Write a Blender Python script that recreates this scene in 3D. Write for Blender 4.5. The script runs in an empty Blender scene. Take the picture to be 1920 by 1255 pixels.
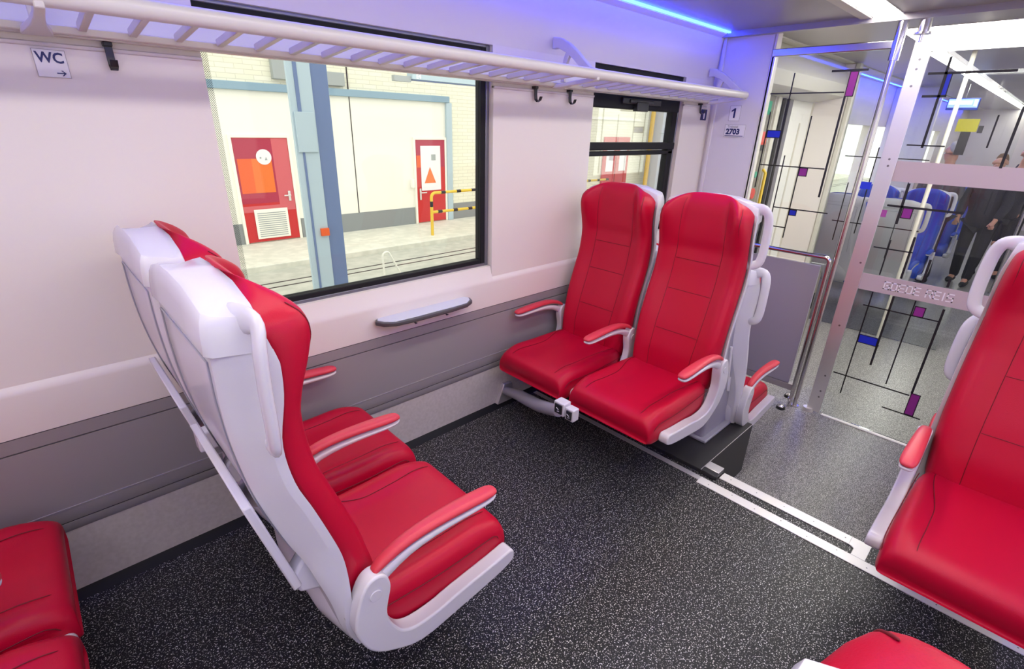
import bpy, bmesh, math, random
from mathutils import Vector, Matrix
random.seed(7)
S = bpy.context.scene
COL = S.collection
# ---------------------------------------------------------------- camera
cd = bpy.data.cameras.new('camera'); cam = bpy.data.objects.new('camera', cd); COL.objects.link(cam)
R = ((0.72655968, -0.68652181, 0.02826377), (-0.24709523, -0.29944604, -0.92156173), (0.6411357, 0.66258575, -0.38720168))
cam.matrix_world = Matrix(((R[0][0], -R[1][0], -R[2][0], 0.0),
                           (R[0][1], -R[1][1], -R[2][1], 0.0),
                           (R[0][2], -R[1][2], -R[2][2], 1.65), (0, 0, 0, 1)))
cd.sensor_width = 36; cd.lens = 935.05 * 36 / 1920; cd.clip_start = 0.02; cd.clip_end = 200
S.camera = cam
S.view_settings.view_transform = 'Standard'; S.view_settings.look = 'None'
S.view_settings.gamma = 1; S.view_settings.use_curve_mapping = False
S.view_settings.exposure = 0.38
S.cycles.use_denoising = True
try: S.cycles.denoiser = 'OPENIMAGEDENOISE'
except Exception: pass
S.cycles.max_bounces = 8; S.cycles.diffuse_bounces = 4; S.cycles.glossy_bounces = 4
S.cycles.transparent_max_bounces = 16; S.cycles.sample_clamp_indirect = 6
# ---------------------------------------------------------------- world (daylight of the depot hall)
w = bpy.data.worlds.new('World'); S.world = w; w.use_nodes = True
bg = w.node_tree.nodes['Background']; bg.inputs[0].default_value = (1.0, 0.99, 0.93, 1); bg.inputs[1].default_value = 1.45
LAMP = 10.5      # ceiling light strips
BLUE = 27.0      # blue cornice strips
# ---------------------------------------------------------------- materials
MAT = {}
def mat(name, col=(0.8, 0.8, 0.8), rough=0.5, metal=0.0, emit=None, es=0.0, bump=None, coat=0.0, spec=0.5):
    m = bpy.data.materials.new(name); m.use_nodes = True; MAT[name] = m
    b = m.node_tree.nodes['Principled BSDF']
    b.inputs['Base Color'].default_value = (*col, 1); b.inputs['Roughness'].default_value = rough
    b.inputs['Metallic'].default_value = metal; b.inputs['Specular IOR Level'].default_value = spec
    b.inputs['Coat Weight'].default_value = coat
    if emit: b.inputs['Emission Color'].default_value = (*emit, 1); b.inputs['Emission Strength'].default_value = es
    if bump:
        nt = m.node_tree; tc = nt.nodes.new('ShaderNodeTexCoord'); n = nt.nodes.new('ShaderNodeTexNoise'); bp = nt.nodes.new('ShaderNodeBump')
        n.inputs['Scale'].default_value = bump[0]; bp.inputs['Strength'].default_value = bump[1]; bp.inputs['Distance'].default_value = 0.002
        nt.links.new(tc.outputs['Object'], n.inputs['Vector']); nt.links.new(n.outputs['Fac'], bp.inputs['Height']); nt.links.new(bp.outputs['Normal'], b.inputs['Normal'])
    return m
mat('leather', (0.50, 0.001, 0.028), 0.40, bump=(420, 0.15), spec=0.30)
mat('leather_arm', (0.66, 0.045, 0.07), 0.42, bump=(420, 0.15))
mat('seam', (0.16, 0.0, 0.006), 0.6)
mat('blue_fabric', (0.004, 0.05, 0.42), 0.55)
mat('shell', (0.68, 0.66, 0.70), 0.2)
mat('shell_grey', (0.36, 0.35, 0.40), 0.4)
mat('wall', (0.79, 0.73, 0.69), 0.42)
mat('wall_cool', (0.70, 0.67, 0.72), 0.42)
mat('dado', (0.31, 0.285, 0.295), 0.5, bump=(900, 0.05))
mat('dado_line', (0.50, 0.47, 0.49), 0.4)
mat('gap', (0.03, 0.018, 0.022), 0.7)
mat('rubber', (0.010, 0.010, 0.013), 0.65, spec=0.3)
mat('black_plastic', (0.02, 0.02, 0.024), 0.35)
mat('frame_grey', (0.22, 0.22, 0.26), 0.3, 0.6)
mat('rack', (0.66, 0.63, 0.62), 0.3)
mat('steel_pole', (0.62, 0.60, 0.60), 0.18, 1.0)
mat('aluminium', (0.78, 0.76, 0.76), 0.33, 0.75)
mat('strip', (0.82, 0.80, 0.78), 0.4, 0.25)
mat('screw', (0.25, 0.24, 0.24), 0.3, 0.8)
mat('ceiling', (0.36, 0.34, 0.35), 0.33, 0.3)
mat('ceiling_pale', (0.62, 0.60, 0.52), 0.4)
mat('lamp', (1, 1, 1), 0.5, emit=(1.0, 0.955, 0.90), es=LAMP)
mat('led_blue', (0.1, 0.2, 1), 0.5, emit=(0.012, 0.035, 1.0), es=BLUE)
mat('plinth', (0.022, 0.021, 0.022), 0.45)
mat('panel_grey', (0.34, 0.325, 0.39), 0.4)
mat('olive', (0.17, 0.155, 0.12), 0.4)
mat('door_white', (0.80, 0.80, 0.76), 0.4)
mat('sign_white', (0.80, 0.78, 0.82), 0.4)
mat('navy', (0.01, 0.015, 0.12), 0.5)
mat('sign_blue', (0.02, 0.06, 0.45), 0.4)
mat('table_top', (0.62, 0.64, 0.70), 0.25)
mat('table_edge', (0.09, 0.085, 0.09), 0.4)
mat('magenta', (0.26, 0.02, 0.24), 0.5)
mat('deco_blue', (0.005, 0.02, 0.50), 0.5)
mat('deco_black', (0.006, 0.005, 0.008), 0.5)
mat('band', (0.50, 0.40, 0.42), 0.6)
mat('band_text', (0.80, 0.76, 0.80), 0.6)
mat('yellow', (0.75, 0.50, 0.04), 0.5)
mat('orange', (0.75, 0.10, 0.01), 0.5)
mat('red_paint', (0.55, 0.018, 0.02), 0.35)
mat('red_dark', (0.40, 0.02, 0.06), 0.35)
mat('red_pink', (0.60, 0.11, 0.13), 0.35)
mat('orange_panel', (0.78, 0.16, 0.02), 0.4)
mat('hall_white', (0.85, 0.84, 0.76), 0.6)
mat('brick_grey', (0.25, 0.27, 0.28), 0.7)
mat('steel_blue', (0.22, 0.34, 0.44), 0.5)
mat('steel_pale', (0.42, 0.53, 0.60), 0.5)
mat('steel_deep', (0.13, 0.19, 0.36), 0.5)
mat('column_pale', (0.55, 0.60, 0.64), 0.5)
mat('hall_grey', (0.35, 0.38, 0.38), 0.6)
mat('skin', (0.55, 0.27, 0.19), 0.5)
mat('hair_grey', (0.35, 0.33, 0.33), 0.7)
mat('hair_brown', (0.18, 0.10, 0.05), 0.7)
mat('cloth_grey', (0.09, 0.09, 0.11), 0.8)
mat('cloth_dark', (0.012, 0.013, 0.022), 0.8)
mat('cloth_jeans', (0.06, 0.09, 0.17), 0.8)
mat('cloth_white', (0.6, 0.6, 0.65), 0.7)
mat('shoe_brown', (0.20, 0.07, 0.02), 0.5)
mat('green_sign', (0.02, 0.30, 0.18), 0.5)
mat('red_button', (0.6, 0.03, 0.01), 0.3)
mat('yellow_deco', (0.25, 0.23, 0.0), 0.5)
mat('lime', (0.5, 0.7, 0.0), 0.5)
mat('screen', (0.1, 0.15, 0.5), 0.3, emit=(0.35, 0.5, 1.0), es=1.2)
mat('screen_white', (0.8, 0.9, 1.0), 0.3, emit=(0.8, 0.9, 1.0), es=1.6)

def nodes(name):
    m = MAT[name]; return m, m.node_tree, m.node_tree.nodes['Principled BSDF']
def floor_mat(name, base, speck, lo, hi, scale, rough):
    mat(name, base, rough); m, nt, b = nodes(name)
    tc = nt.nodes.new('ShaderNodeTexCoord'); mp = nt.nodes.new('ShaderNodeMapping'); n = nt.nodes.new('ShaderNodeTexNoise'); r = nt.nodes.new('ShaderNodeValToRGB')
    n2 = nt.nodes.new('ShaderNodeTexNoise'); n2.inputs['Scale'].default_value = scale * 0.35
    mp.inputs['Scale'].default_value = (1.0, 1.0, 1.0); n.inputs['Scale'].default_value = scale; n.inputs['Detail'].default_value = 2
    r.color_ramp.elements[0].position = lo; r.color_ramp.elements[0].color = (*base, 1)
    r.color_ramp.elements[1].position = hi; r.color_ramp.elements[1].color = (*speck, 1)
    nt.links.new(tc.outputs['Object'], mp.inputs['Vector']); nt.links.new(mp.outputs['Vector'], n.inputs['Vector']); nt.links.new(mp.outputs['Vector'], n2.inputs['Vector'])
    mx = nt.nodes.new('ShaderNodeMath'); mx.operation = 'MULTIPLY_ADD'; mx.inputs[1].default_value = 0.25; mx.inputs[2].default_value = -0.125
    ad = nt.nodes.new('ShaderNodeMath'); ad.operation = 'ADD'
    nt.links.new(n2.outputs['Fac'], mx.inputs[0]); nt.links.new(mx.outputs[0], ad.inputs[0]); nt.links.new(n.outputs['Fac'], ad.inputs[1])
    nt.links.new(ad.outputs[0], r.inputs['Fac']); nt.links.new(r.outputs['Color'], b.inputs['Base Color'])
floor_mat('floor_speckle', (0.008, 0.008, 0.010), (0.66, 0.64, 0.62), 0.585, 0.65, 200, 0.40)
MAT['floor_speckle'].node_tree.nodes['Principled BSDF'].inputs['Specular IOR Level'].default_value = 0.3
floor_mat('floor_speckle_glare', (0.10, 0.098, 0.094), (0.60, 0.58, 0.56), 0.48, 0.64, 200, 0.28)  # same speckled floor, with ceiling lamp glare put into its paler colours
floor_mat('platform', (0.62, 0.62, 0.54), (0.74, 0.73, 0.64), 0.4, 0.7, 6, 0.6)
floor_mat('track_floor', (0.42, 0.43, 0.38), (0.52, 0.52, 0.46), 0.4, 0.7, 5, 0.6)
floor_mat('steel_kick', (0.60, 0.54, 0.52), (0.68, 0.62, 0.60), 0.3, 0.7, 60, 0.32)
MAT['steel_kick'].node_tree.nodes['Principled BSDF'].inputs['Metallic'].default_value = 0.12
def brick():
    mat('brick', (0.8, 0.78, 0.6), 0.7); m, nt, b = nodes('brick')
    tc = nt.nodes.new('ShaderNodeTexCoord'); mp = nt.nodes.new('ShaderNodeMapping'); br = nt.nodes.new('ShaderNodeTexBrick')
    mp.inputs['Rotation'].default_value = (math.radians(90), 0, 0)
    br.inputs['Color1'].default_value = (0.78, 0.77, 0.62, 1); br.inputs['Color2'].default_value = (0.83, 0.81, 0.68, 1); br.inputs['Mortar'].default_value = (0.64, 0.62, 0.50, 1)
    br.inputs['Scale'].default_value = 1.0; br.inputs['Mortar Size'].default_value = 0.006; br.inputs['Brick Width'].default_value = 0.32; br.inputs['Row Height'].default_value = 0.085
    nt.links.new(tc.outputs['Object'], mp.inputs['Vector']); nt.links.new(mp.outputs['Vector'], br.inputs['Vector']); nt.links.new(br.outputs['Color'], b.inputs['Base Color'])
brick()
def glass(name, tint=(1, 1, 1), refl=1.0):
    m = bpy.data.materials.new(name); m.use_nodes = True; MAT[name] = m; nt = m.node_tree
    for n in list(nt.nodes): nt.nodes.remove(n)
    o = nt.nodes.new('ShaderNodeOutputMaterial'); mx = nt.nodes.new('ShaderNodeMixShader'); t = nt.nodes.new('ShaderNodeBsdfTransparent'); g = nt.nodes.new('ShaderNodeBsdfGlossy'); f = nt.nodes.new('ShaderNodeFresnel')
    t.inputs[0].default_value = (*tint, 1); g.inputs['Roughness'].default_value = 0.0; f.inputs['IOR'].default_value = 1.45
    k = nt.nodes.new('ShaderNodeMath'); k.operation = 'MULTIPLY'; k.inputs[1].default_value = refl
    nt.links.new(f.outputs[0], k.inputs[0]); nt.links.new(k.outputs[0], mx.inputs[0]); nt.links.new(t.outputs[0], mx.inputs[1]); nt.links.new(g.outputs[0], mx.inputs[2]); nt.links.new(mx.outputs[0], o.inputs[0])
glass('glass', (0.98, 0.99, 0.98), 0.45); glass('glass_door', (0.96, 0.98, 0.97), 1.0)
def frit():
    m = bpy.data.materials.new('frit'); m.use_nodes = True; MAT['frit'] = m; nt = m.node_tree
    for n in list(nt.nodes): nt.nodes.remove(n)
    N = nt.nodes.new; o = N('ShaderNodeOutputMaterial'); mx = N('ShaderNodeMixShader'); t = N('ShaderNodeBsdfTransparent'); d = N('ShaderNodeBsdfDiffuse'); d.inputs[0].default_value = (0.012, 0.012, 0.016, 1)
    tc = N('ShaderNodeTexCoord'); sp = N('ShaderNodeSeparateXYZ'); nt.links.new(tc.outputs['Object'], sp.inputs[0])
    def m_(op, a, b_=None, c=None):
        q = N('ShaderNodeMath'); q.operation = op
        for i, v in enumerate((a, b_)):
            if v is None: continue
            if isinstance(v, (int, float)): q.inputs[i].default_value = v
            else: nt.links.new(v, q.inputs[i])
        return q.outputs[0]
    k = 2 * math.pi / 0.0062
    sx = m_('COSINE', m_('MULTIPLY', m_('ADD', sp.outputs[0], sp.outputs[2]), k)); sz = m_('COSINE', m_('MULTIPLY', m_('SUBTRACT', sp.outputs[0], sp.outputs[2]), k))
    f = m_('GREATER_THAN', m_('ADD', sx, sz), 0.45)
    nt.links.new(f, mx.inputs[0]); nt.links.new(t.outputs[0], mx.inputs[1]); nt.links.new(d.outputs[0], mx.inputs[2]); nt.links.new(mx.outputs[0], o.inputs[0])
frit()

# ---------------------------------------------------------------- helpers
def tag(o, label=None, cat=None, group=None, kind=None):
    if label: o['label'] = label
    if cat: o['category'] = cat
    if group: o['group'] = group
    if kind: o['kind'] = kind
    return o
def empty(name, loc, label, cat, group=None):
    o = bpy.data.objects.new(name, None); COL.objects.link(o); o.location = loc; o.empty_display_size = 0.05
    return tag(o, label, cat, group)
def root_of(o):
    while o.parent: o = o.parent
    return o
class MB:
    def __init__(s, F=None): s.v = []; s.f = []; s.F = F or (lambda p: p); s.mi = []; s.cur = 0
    def add(s, vs, fs):
        n = len(s.v); s.v += [s.F(tuple(p)) for p in vs]
        for f in fs: s.f.append([i + n for i in f]); s.mi.append(s.cur)
        return s
    def mat(s, i): s.cur = i; return s
    def box(s, x0, x1, y0, y1, z0, z1):
        return s.add([(x, y, z) for z in (z0, z1) for y in (y0, y1) for x in (x0, x1)], [(0, 2, 3, 1), (4, 5, 7, 6), (0, 1, 5, 4), (2, 6, 7, 3), (0, 4, 6, 2), (1, 3, 7, 5)])
    def prism(s, pts, ax, a, b):
        def P(p, t):
            return (t, p[0], p[1]) if ax == 'x' else ((p[0], t, p[1]) if ax == 'y' else (p[0], p[1], t))
        n = len(pts)
        return s.add([P(p, a) for p in pts] + [P(p, b) for p in pts], [tuple(range(n))[::-1], tuple(range(n, 2 * n))] + [(i, (i + 1) % n, n + (i + 1) % n, n + i) for i in range(n)])
    def loft(s, rings, caps=True, closed=True):
        n = len(rings[0]); vs = [p for r in rings for p in r]; fs = []
        for i in range(len(rings) - 1):
            for j in range(n if closed else n - 1):
                fs.append((i * n + j, i * n + (j + 1) % n, (i + 1) * n + (j + 1) % n, (i + 1) * n + j))
        if caps: fs += [tuple(range(n))[::-1], tuple(range((len(rings) - 1) * n, len(rings) * n))]
        return s.add(vs, fs)
    def tube(s, path, r, n=10, r2=None, closed=False):
        P = [Vector(p) for p in path]; rings = []; up = None
        for i, p in enumerate(P):
            if closed: d = (P[(i + 1) % len(P)] - P[i - 1])
            else: d = (P[min(i + 1, len(P) - 1)] - P[max(i - 1, 0)])
            d.normalize()
            if up is None: up = Vector((0, 0, 1)) if abs(d.z) < 0.9 else Vector((0, 1, 0))
            a = d.cross(up)
            if a.length < 1e-4: a = d.cross(Vector((1, 0, 0)))
            a.normalize(); b = a.cross(d).normalized(); up = b
            rr = r[i] if isinstance(r, (list, tuple)) else r; rb = (r2[i] if isinstance(r2, list) else r2) if r2 else rr
            rings.append([tuple(p + a * (rr * math.cos(t)) + b * (rb * math.sin(t))) for t in [2 * math.pi * k / n for k in range(n)]])
        if closed: rings.append(rings[0]); return s.loft(rings, False)
        return s.loft(rings)
    def disc(s, c, r, axis, t, n=24):
        d = {'x': Vector((1, 0, 0)), 'y': Vector((0, 1, 0)), 'z': Vector((0, 0, 1))}[axis]; c = Vector(c)
        return s.tube([c - d * t / 2, c + d * t / 2], r, n)
    def build(s, name, mats, parent=None, smooth=40, bevel=0.0, seg=2, sub=0, label=None, cat=None, group=None, kind=None):
        me = bpy.data.meshes.new(name); org = root_of(parent).location if parent else Vector((0, 0, 0))
        if parent is None and (label and kind != 'structure'):
            xs = [p[0] for p in s.v]; ys = [p[1] for p in s.v]; zs = [p[2] for p in s.v]
            org = Vector(((min(xs) + max(xs)) / 2, (min(ys) + max(ys)) / 2, min(zs)))
        me.from_pydata([(p[0] - org[0], p[1] - org[1], p[2] - org[2]) for p in s.v], [], s.f)
        if isinstance(mats, str): mats = [mats]
        for m in mats: me.materials.append(MAT[m])
        for p, i in zip(me.polygons, s.mi): p.material_index = i
        bm = bmesh.new(); bm.from_mesh(me); bmesh.ops.recalc_face_normals(bm, faces=bm.faces)
        bm.to_mesh(me); bm.free()
        o = bpy.data.objects.new(name, me); COL.objects.link(o)
        if parent: o.parent = parent
        else: o.location = org
        if bevel:
            b = o.modifiers.new('b', 'BEVEL'); b.width = bevel; b.segments = seg; b.limit_method = 'ANGLE'; b.angle_limit = math.radians(35); b.harden_normals = False
        if sub:
            u = o.modifiers.new('s', 'SUBSURF'); u.levels = sub; u.render_levels = sub
        if smooth:
            for p in me.polygons: p.use_smooth = True
            if not sub:
                if bevel: me.set_sharp_from_angle(angle=math.radians(75))
                else: me.set_sharp_from_angle(angle=math.radians(smooth))
        return tag(o, label, cat, group, kind)
def lerp(tab, z):
    tab = sorted(tab)
    if z <= tab[0][0]: return tab[0][1:]
    for a, b in zip(tab, tab[1:]):
        if z <= b[0]:
            t = (z - a[0]) / (b[0] - a[0]); return tuple(u + (v - u) * t for u, v in zip(a[1:], b[1:]))
    return tab[-1][1:]
def smooth01(a, b, x):
    t = max(0, min(1, (x - a) / (b - a))); return t * t * (3 - 2 * t)
def text(body, size, plane, pos, name, m, parent=None, bold=0.0, ext=0.0006, sx=1.0, **kw):
    """flat lettering as a thin mesh; plane 'x-': read while looking along +x (up z, right -y); 'y': read while looking along +y (right +x)"""
    c = bpy.data.curves.new('t', 'FONT'); c.body = body; c.size = size; c.extrude = ext; c.offset = bold; c.resolution_u = 3
    t = bpy.data.objects.new('t', c); COL.objects.link(t)
    me = bpy.data.meshes.new_from_object(t.evaluated_get(bpy.context.evaluated_depsgraph_get())); bpy.data.objects.remove(t)
    vs = []
    for v in me.vertices:
        a, b, d = v.co; a *= sx
        vs.append((pos[0] - d, pos[1] - a, pos[2] + b) if plane == 'x-' else (pos[0] + a, pos[1] - d, pos[2] + b))
    mb = MB(); mb.add(vs, [tuple(p.vertices) for p in me.polygons]); bpy.data.meshes.remove(me)
    return mb.build(name, m, parent, smooth=0, **kw)
def struct(mb, name, m, **k): return mb.build(name, m, None, kind='structure', **k)

# ================================================================= SHELL OF THE CARRIAGE
ZL = -0.32; XS = 2.30; XG = 4.0; YW = 2.03; YR = -1.10; ZC = 2.31; X0 = -2.2; X1 = 17.0
# floors
struct(MB().box(X0, XS, YR, 2.06, -0.06, 0.0), 'floor', 'floor_speckle')
struct(MB().box(XS, X1, YR, 2.06, ZL - 0.06, ZL), 'floor', 'floor_speckle_glare')
struct(MB().box(XS - 0.02, XS, YR, 0.83, ZL, -0.06), 'trim_1', 'black_plastic')
struct(MB().prism([(2.0, 0.0), (2.03, 0.03), (2.06, 0.03), (2.06, 0.0)], 'x', X0, 2.2), 'baseboard_left', 'rubber')
# dado: grey panels, steel kick plate
d = MB()
d.mat(0).prism([(2.03, 0.03), (2.03, 0.285), (2.06, 0.285), (2.06, 0.03)], 'x', X0, 3.98)
d.mat(0).prism([(2.03, ZL), (2.03, 0.03), (2.06, 0.03), (2.06, ZL)], 'x', 2.3, 3.98)
d.mat(1).prism([(2.028, 0.285), (2.020, 0.30), (2.018, 0.325), (2.06, 0.325), (2.06, 0.285)], 'x', X0, 3.98)
d.mat(1).prism([(2.018, 0.33), (2.010, 0.355), (2.010, 0.386), (2.06, 0.386), (2.06, 0.33)], 'x', X0, 3.98)
d.mat(2).prism([(2.008, 0.386), (2.006, 0.392), (2.06, 0.392), (2.06, 0.386)], 'x', X0, 3.98)
d.mat(1).prism([(2.008, 0.392), (2.004, 0.50), (2.004, 0.645), (2.06, 0.645), (2.06, 0.392)], 'x', X0, 3.98)
d.mat(1).prism([(2.004, 0.650), (2.002, 0.698), (2.06, 0.698), (2.06, 0.650)], 'x', X0, 3.98)
d.mat(3).box(X0, 3.98, 2.022, 2.05, 0.315, 0.702)
struct(d, 'wall_left', ['steel_kick', 'dado', 'dado_line', 'gap'])
# wall panels with the two window openings
WX = [(0.523, 1.775), (2.555, 3.59)]
LOWP = [(2.000, 0.702), (1.996, 0.84), (1.998, 0.855), (2.006, 0.868), (2.026, 0.928), (2.09, 0.934), (2.09, 0.702)]
w_ = MB()
LOWN = [(2.000, 0.702), (1.996, 0.84), (1.998, 0.853), (2.004, 0.861), (2.010, 0.87), (2.012, 0.93), (2.09, 0.934), (2.09, 0.702)]
for a, b in WX: w_.prism(LOWP, 'x', a, b)
for a, b in ((X0, 0.523), (1.775, 2.555), (3.59, XG)): w_.prism(LOWN, 'x', a, b)
segs = [(X0, 0.523), (1.775, 2.555), (3.59, XG)]
for a, b in segs: w_.prism([(2.012, 0.928), (2.014, 1.0), (2.016, 1.815), (2.018, 1.83), (2.024, 2.0), (2.09, 2.0), (2.09, 0.928)], 'x', a, b)
UP = [(2.024, 1.995), (2.022, 2.02), (2.006, 2.10), (2.002, 2.20), (1.99, 2.275), (1.955, 2.295), (1.955, 2.33), (2.09, 2.33), (2.09, 1.995)]
w_.prism(UP, 'x', X0, XG)
struct(w_, 'wall_left', 'wall', smooth=30)
# mounting rail below the luggage rack
r = MB(); r.prism([(1.985, 1.838), (1.985, 1.846), (2.0, 1.856), (2.006, 1.935), (2.016, 1.935), (2.016, 1.838)], 'x', X0, 3.93).prism([(2.010, 1.812), (2.008, 1.822), (2.03, 1.826), (2.03, 1.81)], 'x', X0, 0.523)
for a, b in ((1.775, 2.555), (3.59, 3.93)): r.prism([(2.010, 1.812), (2.008, 1.822), (2.03, 1.826), (2.03, 1.81)], 'x', a, b)
struct(r, 'trim_2', 'rack', bevel=0.002)

# windows
def window(name, x0, x1, z0, z1, openable):
    g = MB().box(x0 - 0.03, x1 - 0.02, 2.068, 2.072, z0, z1); o = struct(g, name, 'glass', smooth=0)
    def ring(m, X0_, X1_, Z0_, Z1_, t, y0, y1, tb=None):
        tb = tb or t
        m.box(X0_, X0_ + t, y0, y1, Z0_, Z1_).box(X1_ - t, X1_, y0, y1, Z0_, Z1_).box(X0_ + t, X1_ - t, y0, y1, Z0_, Z0_ + tb).box(X0_ + t, X1_ - t, y0, y1, Z1_ - tb, Z1_)
        return m
    ring(MB(), x0 - 0.05, x1 + 0.0, z0 - 0.006, z1 + 0.01, 0.022, 2.045, 2.10).build('window_frame', 'frame_grey', o, bevel=0.003)
    ring(MB(), x0 - 0.03, x1 - 0.018, z0 + 0.006, z1 - 0.004, 0.032 if not openable else 0.03, 2.050, 2.095).build('gasket', 'rubber', o, bevel=0.004)
    if not openable:
        f = MB(); X0_, X1_, Z0_, Z1_ = x0 - 0.008, x1 - 0.04, z0 + 0.028, z1 - 0.020
        f.box(X0_, X0_ + 0.040, 2.0655, 2.066, Z0_, Z1_).box(X1_ - 0.013, X1_, 2.0655, 2.066, Z0_, Z1_).box(X0_, X1_, 2.0655, 2.066, Z0_, Z0_ + 0.016).box(X0_, X1_, 2.0655, 2.066, Z1_ - 0.06, Z1_)
        f.build('dotted_border', 'frit', o, smooth=0)
    else:
        s = MB()
        s.box(x0 - 0.02, x1 - 0.02, 2.04, 2.10, 1.765, z1)            # deep head
        s.box(x1 - 0.085, x1 - 0.02, 2.045, 2.10, z0, 1.80)             # right stile
        s.box(x0 - 0.02, x1 - 0.02, 2.035, 2.10, 1.518, 1.565).box(x0 - 0.02, x1 - 0.02, 2.045, 2.10, 1.484, 1.512)
        s.build('sash_frame', 'rubber', o, bevel=0.006)
        l = MB().box(2.86, 3.30, 2.02, 2.045, 1.795, 1.83).box(3.0, 3.13, 2.005, 2.04, 1.755, 1.81).box(2.93, 3.2, 2.012, 2.04, 1.80, 1.822)
        l.build('latch', 'black_plastic', o, bevel=0.004)
    return o
window('window_1', 0.523, 1.775, 0.928, 1.995, False)
window('window_2', 2.555, 3.60, 0.928, 1.995, True)
# end pillar with the signs, ceiling
p = MB().box(XG, XG + 0.07, 1.63, 2.09, ZL, 2.285); struct(p, 'wall_end', 'wall_cool', bevel=0.008)
struct(MB().box(XG - 0.004, XG + 0.075, 1.612, 1.628, ZL, 2.285), 'trim_3', 'wall', bevel=0.003)
struct(MB().box(XG - 0.02, XG, 1.965, 1.99, ZL, 2.30), 'trim_4', 'wall_cool', bevel=0.003)
c = MB()
SL = [(0.905, 1.065), (-0.16, 0.0)]
for a, b in ((YR, -0.16), (0.0, 0.905), (1.065, 1.93)): c.box(X0, 3.94, a, b, ZC, ZC + 0.03)
c.box(XG, 4.49, YR, 2.0, ZC, ZC + 0.03).box(4.49, 5.76, YR, -0.2, ZC, ZC + 0.03).box(4.49, 5.76, 1.04, 2.0, ZC, ZC + 0.03).box(3.94, XG + 0.0, YR, 2.0, ZC - 0.035, ZC + 0.03)
for a, b in ((YR, -0.16), (0.0, 0.96), (1.10, 2.0)): c.box(5.76, X1, a, b, ZC, ZC + 0.03)
struct(c, 'ceiling', 'ceiling')
struct(MB().box(X0, X1, YR - 0.1, 2.1, ZC + 0.07, ZC + 0.10), 'ceiling', 'ceiling_pale')
# side covers of the ceiling beyond the partition and cornice ledges
t_ = MB()
t_.box(X0, 3.94, 1.065, 1.125, ZC - 0.012, ZC).box(X0, 3.94, -0.22, -0.16, ZC - 0.012, ZC)
struct(t_, 'trim_5', 'ceiling_pale', bevel=0.003)
struct(MB().box(XG + 0.07, X1, 1.72, 2.0, ZC - 0.01, ZC + 0.02), 'trim_6', 'ceiling_pale')
# right hand wall (behind the camera side) with window openings, end walls
w2 = MB(); y0, y1 = YR - 0.05, YR
w2.box(X0, X1, y0, y1, ZL - .06, 0.93).box(X0, X1, y0, y1, 1.95, 2.4)
for a, b in ((X0, -1.5), (-0.4, 0.4), (1.7, 2.5), (3.7, 4.3), (5.9, 6.8), (8.3, 8.9), (10.4, 11), (12.5, 13), (14.5, X1)): w2.box(a, b, y0, y1, 0.93, 1.95)
struct(w2, 'wall_right', 'wall')
struct(MB().box(X0 - 0.05, X0, YR - .05, 2.09, -0.06, 2.41), 'wall_back', 'wall')
struct(MB().box(X1, X1 + 0.05, YR - .05, 2.09, ZL - .06, 2.41), 'wall_front', 'wall')
# ceiling lamps
def lamp(x0, x1, ya, yb, label):
    e = empty('ceiling_light', ((x0 + x1) / 2, (ya + yb) / 2, ZC), label, 'ceiling light')
    MB().box(x0, x1, ya + .004, yb - .004, ZC + 0.008, ZC + 0.02).build('diffuser', 'lamp', e, smooth=0)
    MB().box(x0, x1, ya, ya + .004, ZC - .004, ZC + .02).box(x0, x1, yb - .004, yb, ZC - .004, ZC + .02).box(x0, x0 + .004, ya, yb, ZC - .004, ZC + .02).box(x1 - .004, x1, ya, yb, ZC - .004, ZC + .02).build('frame', 'aluminium', e, smooth=0)
lamp(X0, 3.94, 0.905, 1.065, 'long white ceiling light strip ending at the glass partition, top right')
lamp(X0, 3.94, -0.16, 0.0, 'white ceiling light strip over the seats across the aisle, out of view above')
lamp(4.49, 5.76, -0.2, 1.04, 'wide white ceiling light panel just behind the glass partition')
lamp(5.76, X1, 0.96, 1.10, 'long diagonal white ceiling light strip above the blue seats behind the glass')
def led(x0, x1, ya, yb, label):
    MB().box(x0, x1, ya, yb, ZC - 0.012, ZC - 0.002).build('light_strip', 'led_blue', None, smooth=0, label=label, cat='light strip')
led(X0, 3.985, 1.925, 1.945, 'glowing blue light strip where the window wall meets the ceiling')
led(6.4, 16.0, 1.90, 1.935, 'glowing blue light strip far behind the glass near the exterior door')
led(X0, 3.98, YR + 0.06, YR + 0.08, 'blue light strip along the ceiling of the opposite wall, out of view')

# ================================================================= SEATS
BACK = [(0.38, .450, .440, .345, .225), (0.46, .450, .430, .345, .235), (0.55, .440, .425, .343, .243), (0.61, .425, .405, .343, .247), (0.70, .405, .380, .333, .250), (0.766, .385, .355, .318, .250),
        (0.86, .353, .325, .290, .250), (0.95, .323, .300, .262, .248), (1.03, .313, .288, .252, .246), (1.09, .311, .278, .262, .245), (1.14, .322, .288, .272, .245), (1.20, .345, .290, .274, .243),
        (1.25, .358, .290, .268, .240), (1.29, .357, .289, .258, .237), (1.32, .345, .285, .246, .232), (1.345, .320, .276, .240, .218), (1.365, .285, .262, .238, .19), (1.372, .262, .246, .238, .16)]
SHELLP = [(0.36, .375, .35, .245, .235), (0.45, .345, .318, .255, .24), (0.55, .347, .30, .258, .24), (0.64, .345, .278, .258, .235), (0.70, .338, .262, .258, .225), (0.77, .320, .236, .258, .215), (0.87, .290, .206, .257, .205), (0.95, .264, .188, .255, .20),
          (1.05, .254, .174, .252, .20), (1.15, .272, .168, .250, .205), (1.22, .276, .168, .248, .212), (1.25, .272, .168, .246, .212), (1.27, .269, .167, .244, .214), (1.272, .268, .158, .244, .218), (1.325, .258, .160, .240, .216), (1.350, .255, .164, .236, .212), (1.362, .252, .170, .232, .206)]
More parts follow.
